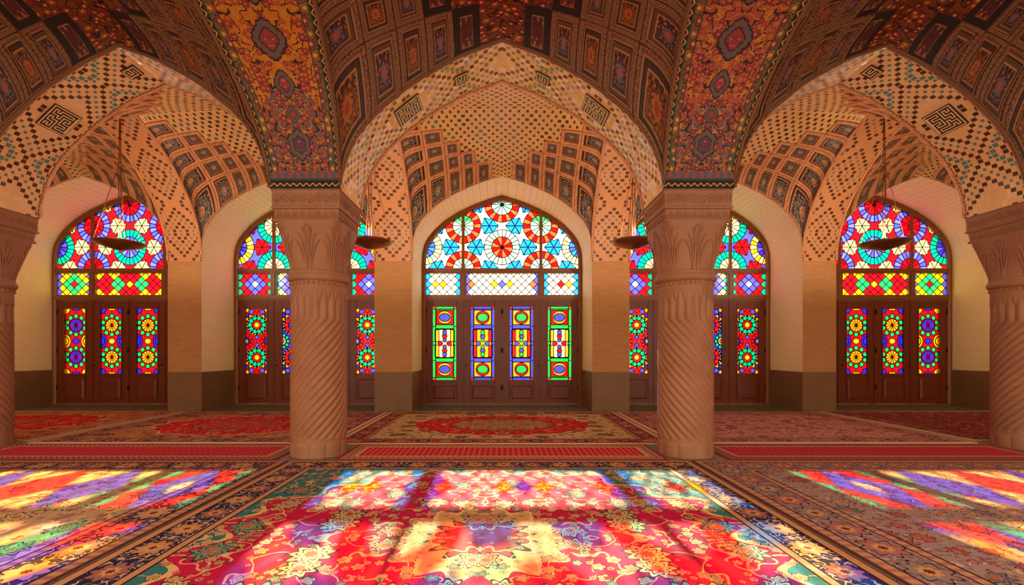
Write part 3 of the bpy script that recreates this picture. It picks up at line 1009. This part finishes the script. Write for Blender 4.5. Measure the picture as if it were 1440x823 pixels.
# ribs running from the columns to the wall, and towards the front of the hall
M_ZIGT = tiled('zigzag_tile_rib', C(216, 148, 98), C(38, 24, 24), C(112, 120, 112), 0.87 / 11, 0.87, 'zigzag')
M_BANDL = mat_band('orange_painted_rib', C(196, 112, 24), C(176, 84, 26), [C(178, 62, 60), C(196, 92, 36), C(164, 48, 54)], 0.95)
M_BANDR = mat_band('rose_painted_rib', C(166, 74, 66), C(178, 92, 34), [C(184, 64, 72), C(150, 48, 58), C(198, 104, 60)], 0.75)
for k in range(4):
    for isnear in (True, False):
        a, b = (NEAR if isnear else REAR)[k], (NEAR if isnear else REAR)[k + 1]
        t = np.linspace(0, 1, 50)
        def edge(bay, su):
            return np.concatenate([bay.at(0.0, su, t, 1), bay.at(0.0, su, t[::-1][1:], -1)])
        A, B = edge(a, 1), edge(b, -1)
        ctr = (A + B) / 2
        s = np.concatenate([[0], np.cumsum(np.linalg.norm(np.diff(ctr, axis=0), axis=1))])
        fr = np.linspace(0, 1, 9)
        P = np.stack([A * (1 - f) + B * f for f in fr], axis=1)
        if isnear:
            sv = np.minimum(s, s[-1] - s)
            UV = np.stack([np.stack([np.full_like(s, 2 * f - 1), sv], -1) for f in fr], axis=1)
        else:
            UV = np.stack([np.stack([s, np.full_like(s, f * 0.87)], -1) for f in fr], axis=1)
        mb = MB(); mb.grid(P, UV)
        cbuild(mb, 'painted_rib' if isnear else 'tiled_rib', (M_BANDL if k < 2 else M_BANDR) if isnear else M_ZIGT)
        # slim mouldings along both edges of the rib
        for Q in (A, B):
            mt_ = MB(); mt_.tube(Q[2:-2], 0.022, 6)
            cbuild(mt_, 'moulding', M_RIBP if isnear else M_RIBT)
# moulding along the arcade arches' front edges
for k in range(1, 4):
    for Q, mt_ in ((SOFF[k][0], M_RIBP), (SOFF[k][1], M_RIBT)):
        mb = MB(); mb.tube(Q[1:-1], 0.022, 6)
        cbuild(mb, 'moulding', mt_)

# square lettered panels set into the arches
KUFI = ["1111111111111111111", "1000000000000000001", "1011101111101111101", "1000101000101000101", "1011101011101011101", "1010001010001010001",
        "1011111010111011101", "1000000010100000101", "1111111110111110101", "1000000000000010101", "1011101111111010101", "1010101000001010101", "1010101011101010101",
        "1010101010101010101", "1010101010101010101", "1010111010111011101", "1010000010000000001", "1011111111111111101", "1111111111111111111"]
KUFS = ["111111111", "100010001", "101010101", "101010101", "101010101", "101110101", "100000101", "111111101", "100000001"]
M_KD, M_KL = mat_plain('dark_tile', C(52, 44, 46), 0.35, 0.4), mat_plain('cream_tile', C(236, 192, 138), 0.45)
M_KG = mat_plain('gold_cream_tile', C(226, 190, 96), 0.3, 0.5)
def kufi(k, half, tt, size, rows, light, dark):
    A, B = SOFF[k]
    i = int(round(tt * 49)) if half < 0 else 98 - int(round(tt * 49))
    c = (A[i] + B[i]) / 2
    tx = A[i + 1] - A[i - 1]; tx = tx / np.linalg.norm(tx)
    ty = B[i] - A[i]; ty = ty / np.linalg.norm(ty)
    nz = np.cross(tx, ty)
    if nz[2] > 0: nz = -nz
    c = c + nz * 0.012
    n = len(rows)
    def quad(mb, x0, x1, y0, y1, h):
        f = lambda x, y, z: tuple(c + tx * x + ty * y + nz * z)
        lo = [f(x0, y0, -.03), f(x1, y0, -.03), f(x1, y1, -.03), f(x0, y1, -.03)]
        hi = [f(x0, y0, h), f(x1, y0, h), f(x1, y1, h), f(x0, y1, h)]
        mb.face(hi)
        for q in range(4): mb.face([lo[q], lo[(q + 1) % 4], hi[(q + 1) % 4], hi[q]])
    mb = MB(); quad(mb, -size / 2, size / 2, -size / 2, size / 2, 0.004)
    o = cbuild(mb, 'calligraphy_panel', dark)
    mb = MB(); cell = size / (n + 1)
    for r, row in enumerate(rows):
        q = 0
        while q < n:
            if row[q] == '0': q += 1; continue
            e = q
            while e < n and row[e] == '1': e += 1
            quad(mb, (q - n / 2) * cell + .12 * cell, (e - n / 2) * cell - .12 * cell, (r - n / 2) * cell + .12 * cell, (r + 1 - n / 2) * cell - .12 * cell, 0.009)
            q = e
    for q in range(n):
        r = 0
        while r < n:
            if rows[r][q] == '0': r += 1; continue
            e = r
            while e < n and rows[e][q] == '1': e += 1
            if e - r > 1:
                quad(mb, (q - n / 2) * cell + .12 * cell, (q + 1 - n / 2) * cell - .12 * cell, (r - n / 2) * cell + .12 * cell, (e - n / 2) * cell - .12 * cell, 0.0088)
            r = e
    mb.v = [(x, y - 6, z - 3.4) for x, y, z in mb.v]
    mb.build('lettering', light, o)
for k in (1, 2, 3):
    for half in (-1, 1):
        kufi(k, half, 0.52, 0.40, KUFI, M_KG if k == 2 else M_KL, M_KD)
        if k == 2 or half == k - 2: kufi(k, half, 0.80 if k == 2 else 0.93, 0.2, KUFS, M_KG if k == 2 else M_KL, M_KD)

# ------------------------------------------------------------------ stained-glass windows and doors
L_MID = mat_lunette('fanlight_glass_red_and_blue', 1.0, (RED, ORANGE), (WHT, PCY, GREEN), (PCY, WHT), (RED, ORANGE), (WHT, CRM), (BLUE, SKYB), SKYB, WHT)
L_SIDE = mat_lunette('fanlight_glass_teal_and_red', 0.97, (TEAL, C(0, 214, 170)), (WHT, CRM), (TEAL, C(0, 214, 170)), (WHT, CRM), (CRM, YEL), (BLUE, PURP), RED, BLUE)
L_END = mat_lunette('fanlight_glass_red_and_indigo', 0.93, (BLUE, C(110, 116, 250)), (RED, C(230, 0, 24)), (TEAL, C(0, 206, 160)), (BLUE, C(110, 116, 250)), (TEAL, C(0, 206, 160)), (BLUE, PURP), CRM, RED)
T_MID = mat_trellis('trellis_glass_white_middle', 0.91, WHT, [(0.0, 0, 0, BLUE), (-.2, 0, 0, YEL), (.2, 0, 0, YEL), (-.8, 0, 0, ORANGE), (.8, 0, 0, ORANGE)], BLUE)
T_MIDL = mat_trellis('trellis_glass_white_and_yellow', 0.42, WHT, [(-.1, 0.1, 0, WHT), (-.2, 0, 0, YEL), (0, 0, 0, YEL)], SKYB)
T_MIDR = mat_trellis('trellis_glass_white_red_and_yellow', 0.42, WHT, [(0, 0, 0, RED), (.2, 0, 0, YEL)], SKYB)
T_SIDE = mat_trellis('trellis_glass_red', 0.40, RED, [(0, 0, 1.0, BLUE), (0, 0, 0, WHT)], TEAL)
T_SIDEM = mat_trellis('trellis_glass_blue_and_white', 0.88, CRM, [(-.6, 0, 1.0, BLUE), (.6, 0, 1.0, BLUE), (-.6, 0, 0, C(70, 74, 230)), (.6, 0, 0, C(70, 74, 230)), (0, 0, 1.0, RED)], TEAL)
T_END = mat_trellis('trellis_glass_yellow_and_green', 0.38, YEL, [(0, 0, 1.0, GREEN), (0, 0, 0, RED)], BLUE)
T_ENDM = mat_trellis('trellis_glass_yellow_red_green', 0.85, YEL, [(-.6, 0, 1.0, RED), (.6, 0, 1.0, RED), (-.2, 0, 1.0, GREEN), (.2, 0, 1.0, GREEN), (0, .2, 1, RED), (0, -.2, 1, RED), (0, 0, 0, YEL)], BLUE)
G_GREEN, G_BLUE = mat_door_glass('door_glass_green_border', 'green'), mat_door_glass('door_glass_blue_border', 'blue')
G_ROS, G_ROSE = mat_door_glass('door_glass_teal_rosettes', 'rosette'), mat_door_glass('door_glass_red_half_rosettes', 'rosette_edge')
G_YEL, G_PUR = mat_door_glass('door_glass_yellow_rosettes', 'yellow'), mat_door_glass('door_glass_blue_rosettes', 'purple')
M_IRON = mat_plain('dark_iron', C(50, 40, 34), 0.4, 0.5, 0.8)

SET = {0: (0.93, L_END, (T_END, T_ENDM, T_END), (G_PUR, G_YEL, G_YEL, G_PUR), 'red and indigo'),
       1: (0.97, L_SIDE, (T_SIDE, T_SIDEM, T_SIDE), (G_ROS, G_ROSE, G_ROSE, G_ROS), 'teal and red'),
       2: (1.0, L_MID, (T_MIDL, T_MID, T_MIDR), (G_GREEN, G_BLUE, G_BLUE, G_GREEN), 'white, red and sky blue'),
       3: (0.97, L_SIDE, (T_SIDE, T_SIDEM, T_SIDE), (G_ROS, G_ROSE, G_ROSE, G_ROS), 'teal and red'),
       4: (0.93, L_END, (T_END, T_ENDM, T_END), (G_PUR, G_YEL, G_YEL, G_PUR), 'red and indigo')}
WPLACE = ['in the far left niche', 'behind the left middle column', 'in the central niche', 'behind the right middle column', 'in the far right niche']
DPLACE = ['outermost left', 'inner left', 'inner right', 'outermost right']

def plate(mb, pts, y0, y1):                   # flat plate from an outline in x, z
    n = len(pts)
    mb.face([(x, y0, z) for x, z in pts])
    mb.face([(x, y1, z) for x, z in pts][::-1])
    for i in range(n):
        (xa, za), (xb, zb) = pts[i], pts[(i + 1) % n]
        mb.face([(xa, y0, za), (xa, y1, za), (xb, y1, zb), (xb, y0, zb)])

nd = 0
for k, (cx, hw) in enumerate(NICHE):
    sx, lun, tre, dg, words = SET[k]
    win = tag(empty('window_%d' % (k + 1), (cx, Y_WIN, 0)), 'arched %s stained-glass fanlight and trellis band %s' % (words, WPLACE[k]), 'window', kind='structure')
    fo = arch_line(PN, 0, hw, Z_SPR, HN)
    fi = arch_line(PN, 0, hw - .10, Z_SPR, HN - .11)
    fo = [(-hw, 0.0)] + fo + [(hw, 0.0)]
    fi = [(-hw + .10, 0.0)] + fi + [(hw - .10, 0.0)]
    P = np.array([[(a[0], .07, a[1]), (a[0], -.07, a[1]), (b[0] * .6 + a[0] * .4, -.085, b[1] * .6 + a[1] * .4), (b[0], -.05, b[1]), (b[0], .07, b[1]), (a[0], .07, a[1])] for a, b in zip(fo, fi)])
    mb = MB(); mb.grid(P, sm=False)
    mb.build('frame', M_WOODL, win)
    for z0, z1 in ((3.385, 3.505), (2.68, 2.825)):
        mb = MB(); mb.box(-hw + .06, hw - .06, -.06, .06, z0, z1); mb.box(-hw + .08, hw - .08, -.085, -.05, z0 + .03, z1 - .03)
        mb.build('transom', M_WOODL, win)
    mb = MB(); mb.box(-hw + .02, hw - .02, -.10, .10, 0.0, .03)
    mb.build('threshold', M_WOODL, win)
    mb = MB()
    for x in (-hw + .09, -sx, 0.0, sx, hw - .09): mb.box(x - .04, x + .04, .034, .07, .0, 2.72)
    mb.build('door_stop', M_WOOD, win)
    A = Arc(PN, hw - .10, HN - .11)
    for s in (-1, 1):
        x = s * sx
        ztop = Z_SPR + (HN - .11) * np.interp(-abs(x) / (hw - .1), -A.uu, A.pp)
        mb = MB(); mb.box(x - .04, x + .04, -.055, .05, 3.5, ztop + .02)
        mb.build('mullion', M_WOODL, win)
        mb = MB(); mb.box(x - .085, x + .085, -.055, .05, 2.8, 3.4); mb.box(x - .04, x + .04, -.075, -.05, 2.83, 3.38)
        mb.build('mullion', M_WOODL, win)
    pts = [p for p in arch_line(PN, 0, hw - .09, Z_SPR, HN - .10, 40) if p[1] > 3.5]
    pts = [(-hw + .09, 3.50)] + pts + [(hw - .09, 3.50)]
    mb = MB(); plate(mb, pts[::-1], -.004, .004)
    mb.build('fanlight_glass', lun, win)
    xe = hw - .10
    for i, (xa, xb) in enumerate(((-xe, -sx - .08), (-sx + .08, sx - .08), (sx + .08, xe))):
        mb = MB(); c = (xa + xb) / 2; h = (xb - xa) / 2
        plate(mb, [(-h, -.29), (-h, .29), (h, .29), (h, -.29)], -.004, .004)
        g = mb.build('trellis_glass', tre[i], win); g.location = (c, 0, 3.105)
    # four door leaves
    zc, gh = (1.578, .955) if k == 2 else (1.635, .845)
    gw = .315 if k == 2 else .287
    xs = [-hw + .10, -sx, 0.0, sx, hw - .10]
    for i in range(4):
        nd += 1
        xa, xb = xs[i] + .003, xs[i + 1] - .003
        c, h = (xa + xb) / 2, (xb - xa) / 2
        z0, z1 = 0.035, 2.675
        mb = MB()
        mb.box(-h, -gw + .01, -.03, .03, z0, z1); mb.box(gw - .01, h, -.03, .03, z0, z1)
        mb.box(-gw, gw, -.03, .03, zc + gh - .01, z1); mb.box(-gw, gw, -.03, .03, z0, zc - gh + .01)
        for q in (-1, 1):                     # beads round the glass
            mb.box(q * gw - .018, q * gw + .018, -.045, -.025, zc - gh - .02, zc + gh + .02)
            mb.box(-gw, gw, -.045, -.025, zc + q * gh - .018, zc + q * gh + .018)
        if i in (0, 1, 2): mb.box(h - .035, h + .012, -.05, -.028, z0, z1)
        dr = mb.build('door_%d' % nd, M_WOOD)
        dr.location = (cx + c, Y_WIN, 0)
        tag(dr, '%s of the four carved wooden door leaves %s' % (DPLACE[i], WPLACE[k]), 'door', kind='structure')
        mb = MB(); plate(mb, [(-gw, -gh), (-gw, gh), (gw, gh), (gw, -gh)], -.004, .004)
        g = mb.build('glass_panel', dg[i], dr); g.location = (0, 0, zc)
        mb = MB(); zt = zc - gh - .10
        mb.box(-gw + .02, gw - .02, -.04, -.03, .12, zt)
        P = np.array([[(-gw + .05 + e, -.04 - d_, .15 + e), (gw - .05 - e, -.04 - d_, .15 + e), (gw - .05 - e, -.04 - d_, zt - .03 - e), (-gw + .05 + e, -.04 - d_, zt - .03 - e)] for e, d_ in ((0, 0), (.03, .018), (.05, .018))])
        mb.grid(P, sm=False, wrap=True); mb.face([tuple(p) for p in P[-1]])
        mb.build('lower_panel', M_WOOD, dr)
        sgn = -1 if i % 2 == 0 else 1
        for zz in (.45, 1.4, 2.4):
            mb = MB(); mb.lathe([(0, -.06), (.013, -.06), (.013, .06), (0, .06)], 8, (sgn * (h - .012), -.05, zz))
            mb.build('hinge', M_IRON, dr)
        if i in (1, 2):
            mb = MB(); mb.blob((-sgn * (h - .06), -.06, 1.02), .02, .03, .02)
            mb.build('knob', M_IRON, dr)
# ------------------------------------------------------------------ columns
R0 = 0.345
def column(x, y, turn, label):
    root = tag(empty('stone_column', (x, y, 0)), label, 'column', 'twisted stone columns of the arcade')
    # shaft: twisted flutes between a carved foot and upright flutes
    n = 20
    nth, nz = 200, 130
    th = np.linspace(0, 2 * PI, nth, endpoint=False)
    zz = np.linspace(0.0, 2.30, nz)
    P = np.zeros((nz, nth, 3))
    for i, z in enumerate(zz):
        zt = min(max(z - 0.24, 0), 1.55)
        ph = th - turn * 2.7 * zt
        rid = np.abs(np.sin(n * ph / 2)) ** 0.7
        r = R0 - 0.030 + 0.034 * rid
        if z < 0.24:
            lf = np.abs(np.cos(5 * th)) ** 0.5
            r = R0 - 0.012 + 0.018 * lf * (z < .17) + 0.006 * (z > .17)
        if z > 2.02:
            top = np.abs(np.sin(n * ph / 2)) > (z - 2.02) / .16
            r = np.where(top, r, R0 + .006)
        r = r * (1.03 - 0.03 * z / 2.3)
        P[i, :, 0] = r * np.cos(th); P[i, :, 1] = r * np.sin(th); P[i, :, 2] = z
    mb = MB(); mb.grid(P, wrap=True)
    mb.build('shaft', M_STONE, root)
    mb = MB()
    mb.lathe([(.33, 2.27), (.362, 2.275), (.385, 2.295), (.395, 2.325), (.385, 2.36), (.362, 2.385), (.372, 2.395), (.36, 2.41), (.33, 2.42)], 56)
    for q in range(36):
        a = q * 2 * PI / 36
        mb.blob((.352 * math.cos(a), .352 * math.sin(a), 2.245), .022, .022, .026, 6, 4)
    mb.build('neck_ring', M_STONE, root)
    # capital: from round to square with lotus ribs
    def cap(a, t):
        e = 2.0 + 5.0 * t ** 1.5
        half = 0.345 + 0.065 * (t ** 2.4) + 0.015 * t
        ca, sa = abs(math.cos(a)), abs(math.sin(a))
        r = half / (ca ** e + sa ** e) ** (1 / e)
        return r, 2.40 + 0.62 * t
    ths = np.linspace(0, 2 * PI, 97)[:-1]
    P = np.array([[(cap(a, t)[0] * math.cos(a), cap(a, t)[0] * math.sin(a), cap(a, t)[1]) for a in ths] for t in np.linspace(0, 1, 16)])
    mb = MB(); mb.grid(P, wrap=True); mb.face([tuple(p) for p in P[-1]])
    cp = mb.build('capital', M_STONE, root)
    mb = MB()
    for f in range(8):
        a0 = f * PI / 4
        wd = 1.0 if f % 2 == 0 else 0.8
        for dl, te in ((.10, .86), (.22, .74), (.33, .62), (-.10, .86), (-.22, .74), (-.33, .62)):
            pts = []
            for q in range(11):
                s = q / 10
                a = a0 + dl * wd * (0.3 + 0.75 * s ** 1.6)
                if s > .82: a += math.copysign(.05 * (s - .82) / .18, dl)
                r, z = cap(a, te * s)
                pts.append(((r + .006) * math.cos(a), (r + .006) * math.sin(a), z))
            mb.tube(pts, [.011] * 8 + [.012, .011, .006], 6)
        pts = []
        for q in range(17):                   # pointed bud in the middle
            s = q / 16
            w_ = .07 * math.sin(PI * min(1, s)) * wd
            t_ = .5 + .42 * (1 - abs(2 * s - 1))
            a = a0 + (w_ if s < .5 else -w_) * (1 if s != .5 else 0)
            r, z = cap(a, t_)
            pts.append(((r + .006) * math.cos(a), (r + .006) * math.sin(a), z))
        mb.tube(pts, .009, 6)
    mb.build('lotus_leaves', M_STONE, cp)
    # abacus in two tiers
    mb = MB()
    def tier(half, z): return [(-half, -half, z), (half, -half, z), (half, half, z), (-half, half, z)]
    P = np.array([tier(h, z) for h, z in ((.36, 3.0), (.405, 3.0), (.415, 3.02), (.405, 3.035), (.395, 3.04), (.405, 3.15), (.43, 3.16), (.435, 3.18), (.42, 3.19), (.425, 3.385), (.438, 3.39), (.435, 3.40))])
    mb.grid(P, sm=False, wrap=True); mb.face([tuple(p) for p in P[-1]]); mb.face([tuple(p) for p in P[0]][::-1])
    ab = mb.build('abacus', M_STONE, root)
    mb = MB()
    for f in range(4):
        Rm = Matrix.Rotation(f * PI / 2, 3, 'Z')
        T = lambda x_, d_, z_: tuple(Rm @ Vector((x_, -d_, z_)))
        N = 8
        for q in range(N):                    # lower tier: row of small leaves
            xc = (q + .5 - N / 2) * .78 / N
            pts = [T(xc + .036 * math.cos(a), .402, 3.05 + .08 * math.sin(a) if math.sin(a) > 0 else 3.05) for a in np.linspace(0, PI, 9)]
            mb.tube(pts, .007, 5)
            for o_ in (-.016, 0, .016):
                mb.tube([T(xc + o_ * .5, .402, 3.052), T(xc + o_, .402, 3.115 - abs(o_))], .005, 5)
        # upper tier: running scroll with leaves
        pts = [T(x_, .424, 3.285 + .045 * math.sin(x_ * 2 * PI / .21)) for x_ in np.linspace(-.4, .4, 49)]
        mb.tube(pts, .011, 6)
        for q in range(8):
            xc = -.3675 + q * .105
            s = 1 if q % 2 == 0 else -1
            cz = 3.285 + s * .018
            pts = [T(xc + .035 * (1 - tq * .8) * math.cos(tq * 5.5), .424, cz - s * .035 * (1 - tq * .8) * math.sin(tq * 5.5)) for tq in np.linspace(0, 1, 12)]
            mb.tube(pts, .009, 5)
            for dx_, dz_ in ((-.03, .05), (.03, .05), (0, .068)):
                mb.blob(T(xc + dx_, .424, cz - s * dz_), .016 if f % 2 == 0 else .01, .01 if f % 2 == 0 else .016, .017, 6, 4)
    mb.build('carved_frieze', M_STONE, ab)
    return root

column(-2.46, 6.12, 1, 'twisted stone column left of the central niche, under the orange painted rib')
column(2.46, 6.12, -1, 'twisted stone column right of the central niche, under the rose painted rib')
column(-7.5, 6.52, -1, 'twisted stone column cut off by the left edge of the photo')
column(7.5, 6.52, 1, 'twisted stone column cut off by the right edge of the photo')

# ------------------------------------------------------------------ hanging bowl lamps
M_BRASS = mat_plain('tarnished_brass', C(168, 122, 78), 0.28, 0.5, 0.85)
M_GLASSCUP = mat_plain('milky_lamp_glass', C(214, 204, 190), 0.15, 0.6)
M_CORD = mat_plain('red_brown_cord', C(120, 66, 40), 0.7)
def lamp(x, y, ztop, label):
    zb = 3.36
    root = tag(empty('hanging_lamp', (x, y, zb)), label, 'lamp', 'bowl lamps hanging from the vault ribs')
    mb = MB()
    mb.lathe([(0, -.085), (.05, -.083), (.10, -.07), (.22, -.035), (.34, .005), (.395, .04), (.405, .055), (.40, .062), (.385, .05), (.30, .01), (.16, -.03), (0, -.045)], 48)
    mb.build('bowl', M_BRASS, root)
    mb = MB(); mb.tube([(.403 * math.cos(a), .403 * math.sin(a), .06) for a in np.linspace(0, 2 * PI, 49)[:-1]], .012, 6, closed=True)
    mb.build('rim', M_BRASS, root)
    mb = MB(); mb.lathe([(0, -.14), (.02, -.13), (.03, -.11), (.02, -.09), (.035, -.08), (0, -.07)], 16)
    mb.build('finial', M_BRASS, root)
    mb = MB(); mb.lathe([(0, -.02), (.06, -.02), (.085, .02), (.08, .07), (.05, .10), (.04, .13), (0, .13)], 20)
    mb.build('lamp_glass', M_GLASSCUP, root)
    zj = 1.55
    for q in range(3):
        a = PI / 2 + .5 + q * 2 * PI / 3
        mb = MB(); mb.tube([(.40 * math.cos(a), .40 * math.sin(a), .06), (.012 * math.cos(a), .012 * math.sin(a), zj)], .006, 6)
        mb.build('chain', M_CORD, root)
    mb = MB(); mb.tube([(.02, 0, .12), (.02, 0, zj), (.005, 0, ztop - zb)], .008, 6)
    mb.tube([(-.025, 0, .12), (-.02, 0, zj), (-.005, 0, ztop - zb)], .008, 6)
    mb.build('cord', M_CORD, root)
    mb = MB(); mb.lathe([(0, zj - .05), (.03, zj - .03), (.035, zj), (.02, zj + .04), (0, zj + .05)], 14)
    mb.build('ring', M_BRASS, root)
    li = bpy.data.lights.new('vault_fill_light', 'POINT')      # fill light added in the unlit bowl to brighten the vault
    li.energy = 85.0; li.color = (1.0, 0.80, 0.56); li.shadow_soft_size = 0.12
    lo = bpy.data.objects.new('vault_fill_light', li); lo.location = (0, 0, 0.26); COL.objects.link(lo); lo.parent = root
    return root
ZR = Z_CAP + .02 + H_REAR
for x, lb in ((-2.46, 'bowl lamp half hidden behind the capital left of the central niche'), (2.46, 'bowl lamp half hidden behind the capital right of the central niche'),
              (-7.22, 'bowl lamp hanging in front of the far left fanlight'), (7.22, 'bowl lamp hanging in front of the far right fanlight')):
    lamp(x, 8.49 if abs(x) < 5 else 8.6, ZR, lb)

# ------------------------------------------------------------------ carpets
RUGS = 'carpets spread over the prayer hall floor'
def rug(x0, x1, y0, y1, z, mt, label, th=0.012):
    hw, hl = (x1 - x0) / 2, (y1 - y0) / 2
    mb = MB()
    b = .012
    mb.box(-hw, hw, -hl, hl, 0, th)
    o = mb.build('carpet', mt)
    o.location = ((x0 + x1) / 2, (y0 + y1) / 2, z)
    tag(o, label, 'carpet', RUGS)
    return o
def fringe(o, hw, hl, ends):
    """short pale threads along the rug's two ends"""
    return o

SALM, NAVY, IVO = C(206, 130, 108), C(44, 36, 66), C(222, 190, 140)
FL = [C(224, 150, 110), C(206, 176, 120), C(120, 140, 116)]
R_ = {}
R_['front_mid'] = mat_rug('crimson_medallion_carpet', 2.47, 2.35, C(194, 22, 66), FL, NAVY, [C(198, 132, 92), C(160, 96, 92), C(206, 160, 130)],
                          spandrel=C(54, 112, 112), medal=(.30, C(206, 150, 96), C(180, 60, 60)), flower=3.2, bw=.42, spq=.98)
R_['front_left'] = mat_rug('maroon_bordered_carpet', 2.3, 2.35, C(196, 150, 118), [C(206, 90, 90), C(226, 190, 140), C(150, 140, 116)], C(70, 44, 62), [C(170, 100, 96), C(190, 140, 110), C(196, 150, 130)],
                           spandrel=C(176, 150, 112), flower=3.6, bw=.5, dens=.35)
R_['front_right'] = mat_rug('grey_rose_carpet', 2.5, 2.35, C(164, 130, 128), [C(186, 92, 92), C(200, 166, 140), C(124, 116, 124)], C(140, 104, 108), [C(176, 104, 100), C(150, 120, 110), C(186, 150, 130)],
                            flower=4.6, bw=.5)
R_['run_mid'] = mat_runner('red_grid_runner', 2.09, .48, C(216, 52, 60), C(150, 20, 40), C(206, 160, 118))
R_['run_left'] = mat_runner('crimson_grid_runner', 2.13, .505, C(206, 30, 66), C(150, 22, 48), C(176, 124, 114))
R_['run_right'] = mat_runner('deep_red_runner', 2.13, .5, C(190, 28, 58), C(150, 18, 46), C(150, 104, 100))
R_['back_mid'] = mat_rug('red_medallion_carpet_cream_field', 2.5, 1.79, C(206, 170, 116), [C(120, 84, 70), C(170, 110, 80), C(110, 120, 100)], C(150, 40, 58), [C(190, 120, 96), C(92, 60, 80), C(196, 140, 110)],
                         medal=(.80, C(208, 14, 40), C(176, 130, 86)), dens=.22, rim=C(226, 180, 140), flower=3.4, bw=.40)
R_['back_left'] = mat_rug('red_medallion_carpet_tan_field', 2.245, 1.73, C(190, 124, 84), [C(140, 60, 56), C(206, 150, 110), C(120, 84, 80)], C(132, 66, 72), [C(190, 130, 110), C(100, 66, 84), C(206, 150, 130)],
                          medal=(.82, C(212, 8, 40), C(196, 60, 60)), dens=.22, rim=C(226, 180, 140), flower=3.4, bw=.40)
R_['back_right'] = mat_rug('rose_all_over_carpet', 2.245, 1.73, C(204, 140, 132), [C(222, 170, 152), C(160, 66, 74), C(130, 100, 104)], C(160, 88, 88), [C(196, 130, 116), C(120, 74, 84), C(210, 160, 140)],
                           rim=C(226, 180, 140), flower=5.5, bw=.40)
R_['far_left'] = mat_rug('red_medallion_carpet_amber_field', 2.2, 1.7, C(196, 120, 70), [C(206, 150, 100), C(180, 40, 50), C(150, 100, 70)], C(176, 100, 76), [C(210, 150, 110), C(150, 60, 60), C(220, 170, 130)],
                         medal=(.85, C(210, 16, 30), C(200, 60, 50)), dens=.22, rim=C(226, 180, 140), flower=3.6, bw=.36)
R_['far_right'] = mat_rug('dark_red_carpet', 2.2, 1.7, C(136, 44, 52), [C(170, 100, 90), C(120, 36, 50), C(100, 80, 84)], C(112, 56, 62), [C(170, 100, 90), C(100, 60, 70), C(180, 120, 110)],
                          rim=C(226, 180, 140), flower=5.0, bw=.36)
rug(-2.62, 2.32, .95, 5.65, 0, R_['front_mid'], 'large crimson carpet with teal corners in the foreground between the two middle columns')
rug(-7.25, -2.66, .95, 5.65, 0, R_['front_left'], 'dark bordered carpet streaked with coloured light at the lower left')
rug(2.36, 7.36, .95, 5.65, 0, R_['front_right'], 'faded grey and rose carpet at the lower right')
rug(-2.09, 2.09, 5.68, 6.64, 0, R_['run_mid'], 'red runner with a fine grid lying between the two middle columns')
rug(-7.1, -2.84, 5.68, 6.69, 0, R_['run_left'], 'crimson runner between the left middle column and the left edge column')
rug(2.84, 7.1, 5.68, 6.68, 0, R_['run_right'], 'deep red runner between the right middle column and the right edge column')
rug(-2.5, 2.5, 6.68, 10.26, 0, R_['back_mid'], 'cream carpet with a red medallion in front of the central doors')
rug(-7.05, -2.56, 6.75, 10.21, 0, R_['back_left'], 'tan carpet with a bright red medallion behind the left middle column')
rug(2.56, 7.05, 6.75, 10.21, 0, R_['back_right'], 'pale rose carpet with small flowers behind the right middle column')
rug(-11.6, -7.2, 6.95, 10.35, 0, R_['far_left'], 'amber and red carpet in front of the far left doors')
rug(7.2, 11.6, 6.95, 10.35, 0, R_['far_right'], 'dark red carpet in front of the far right doors')
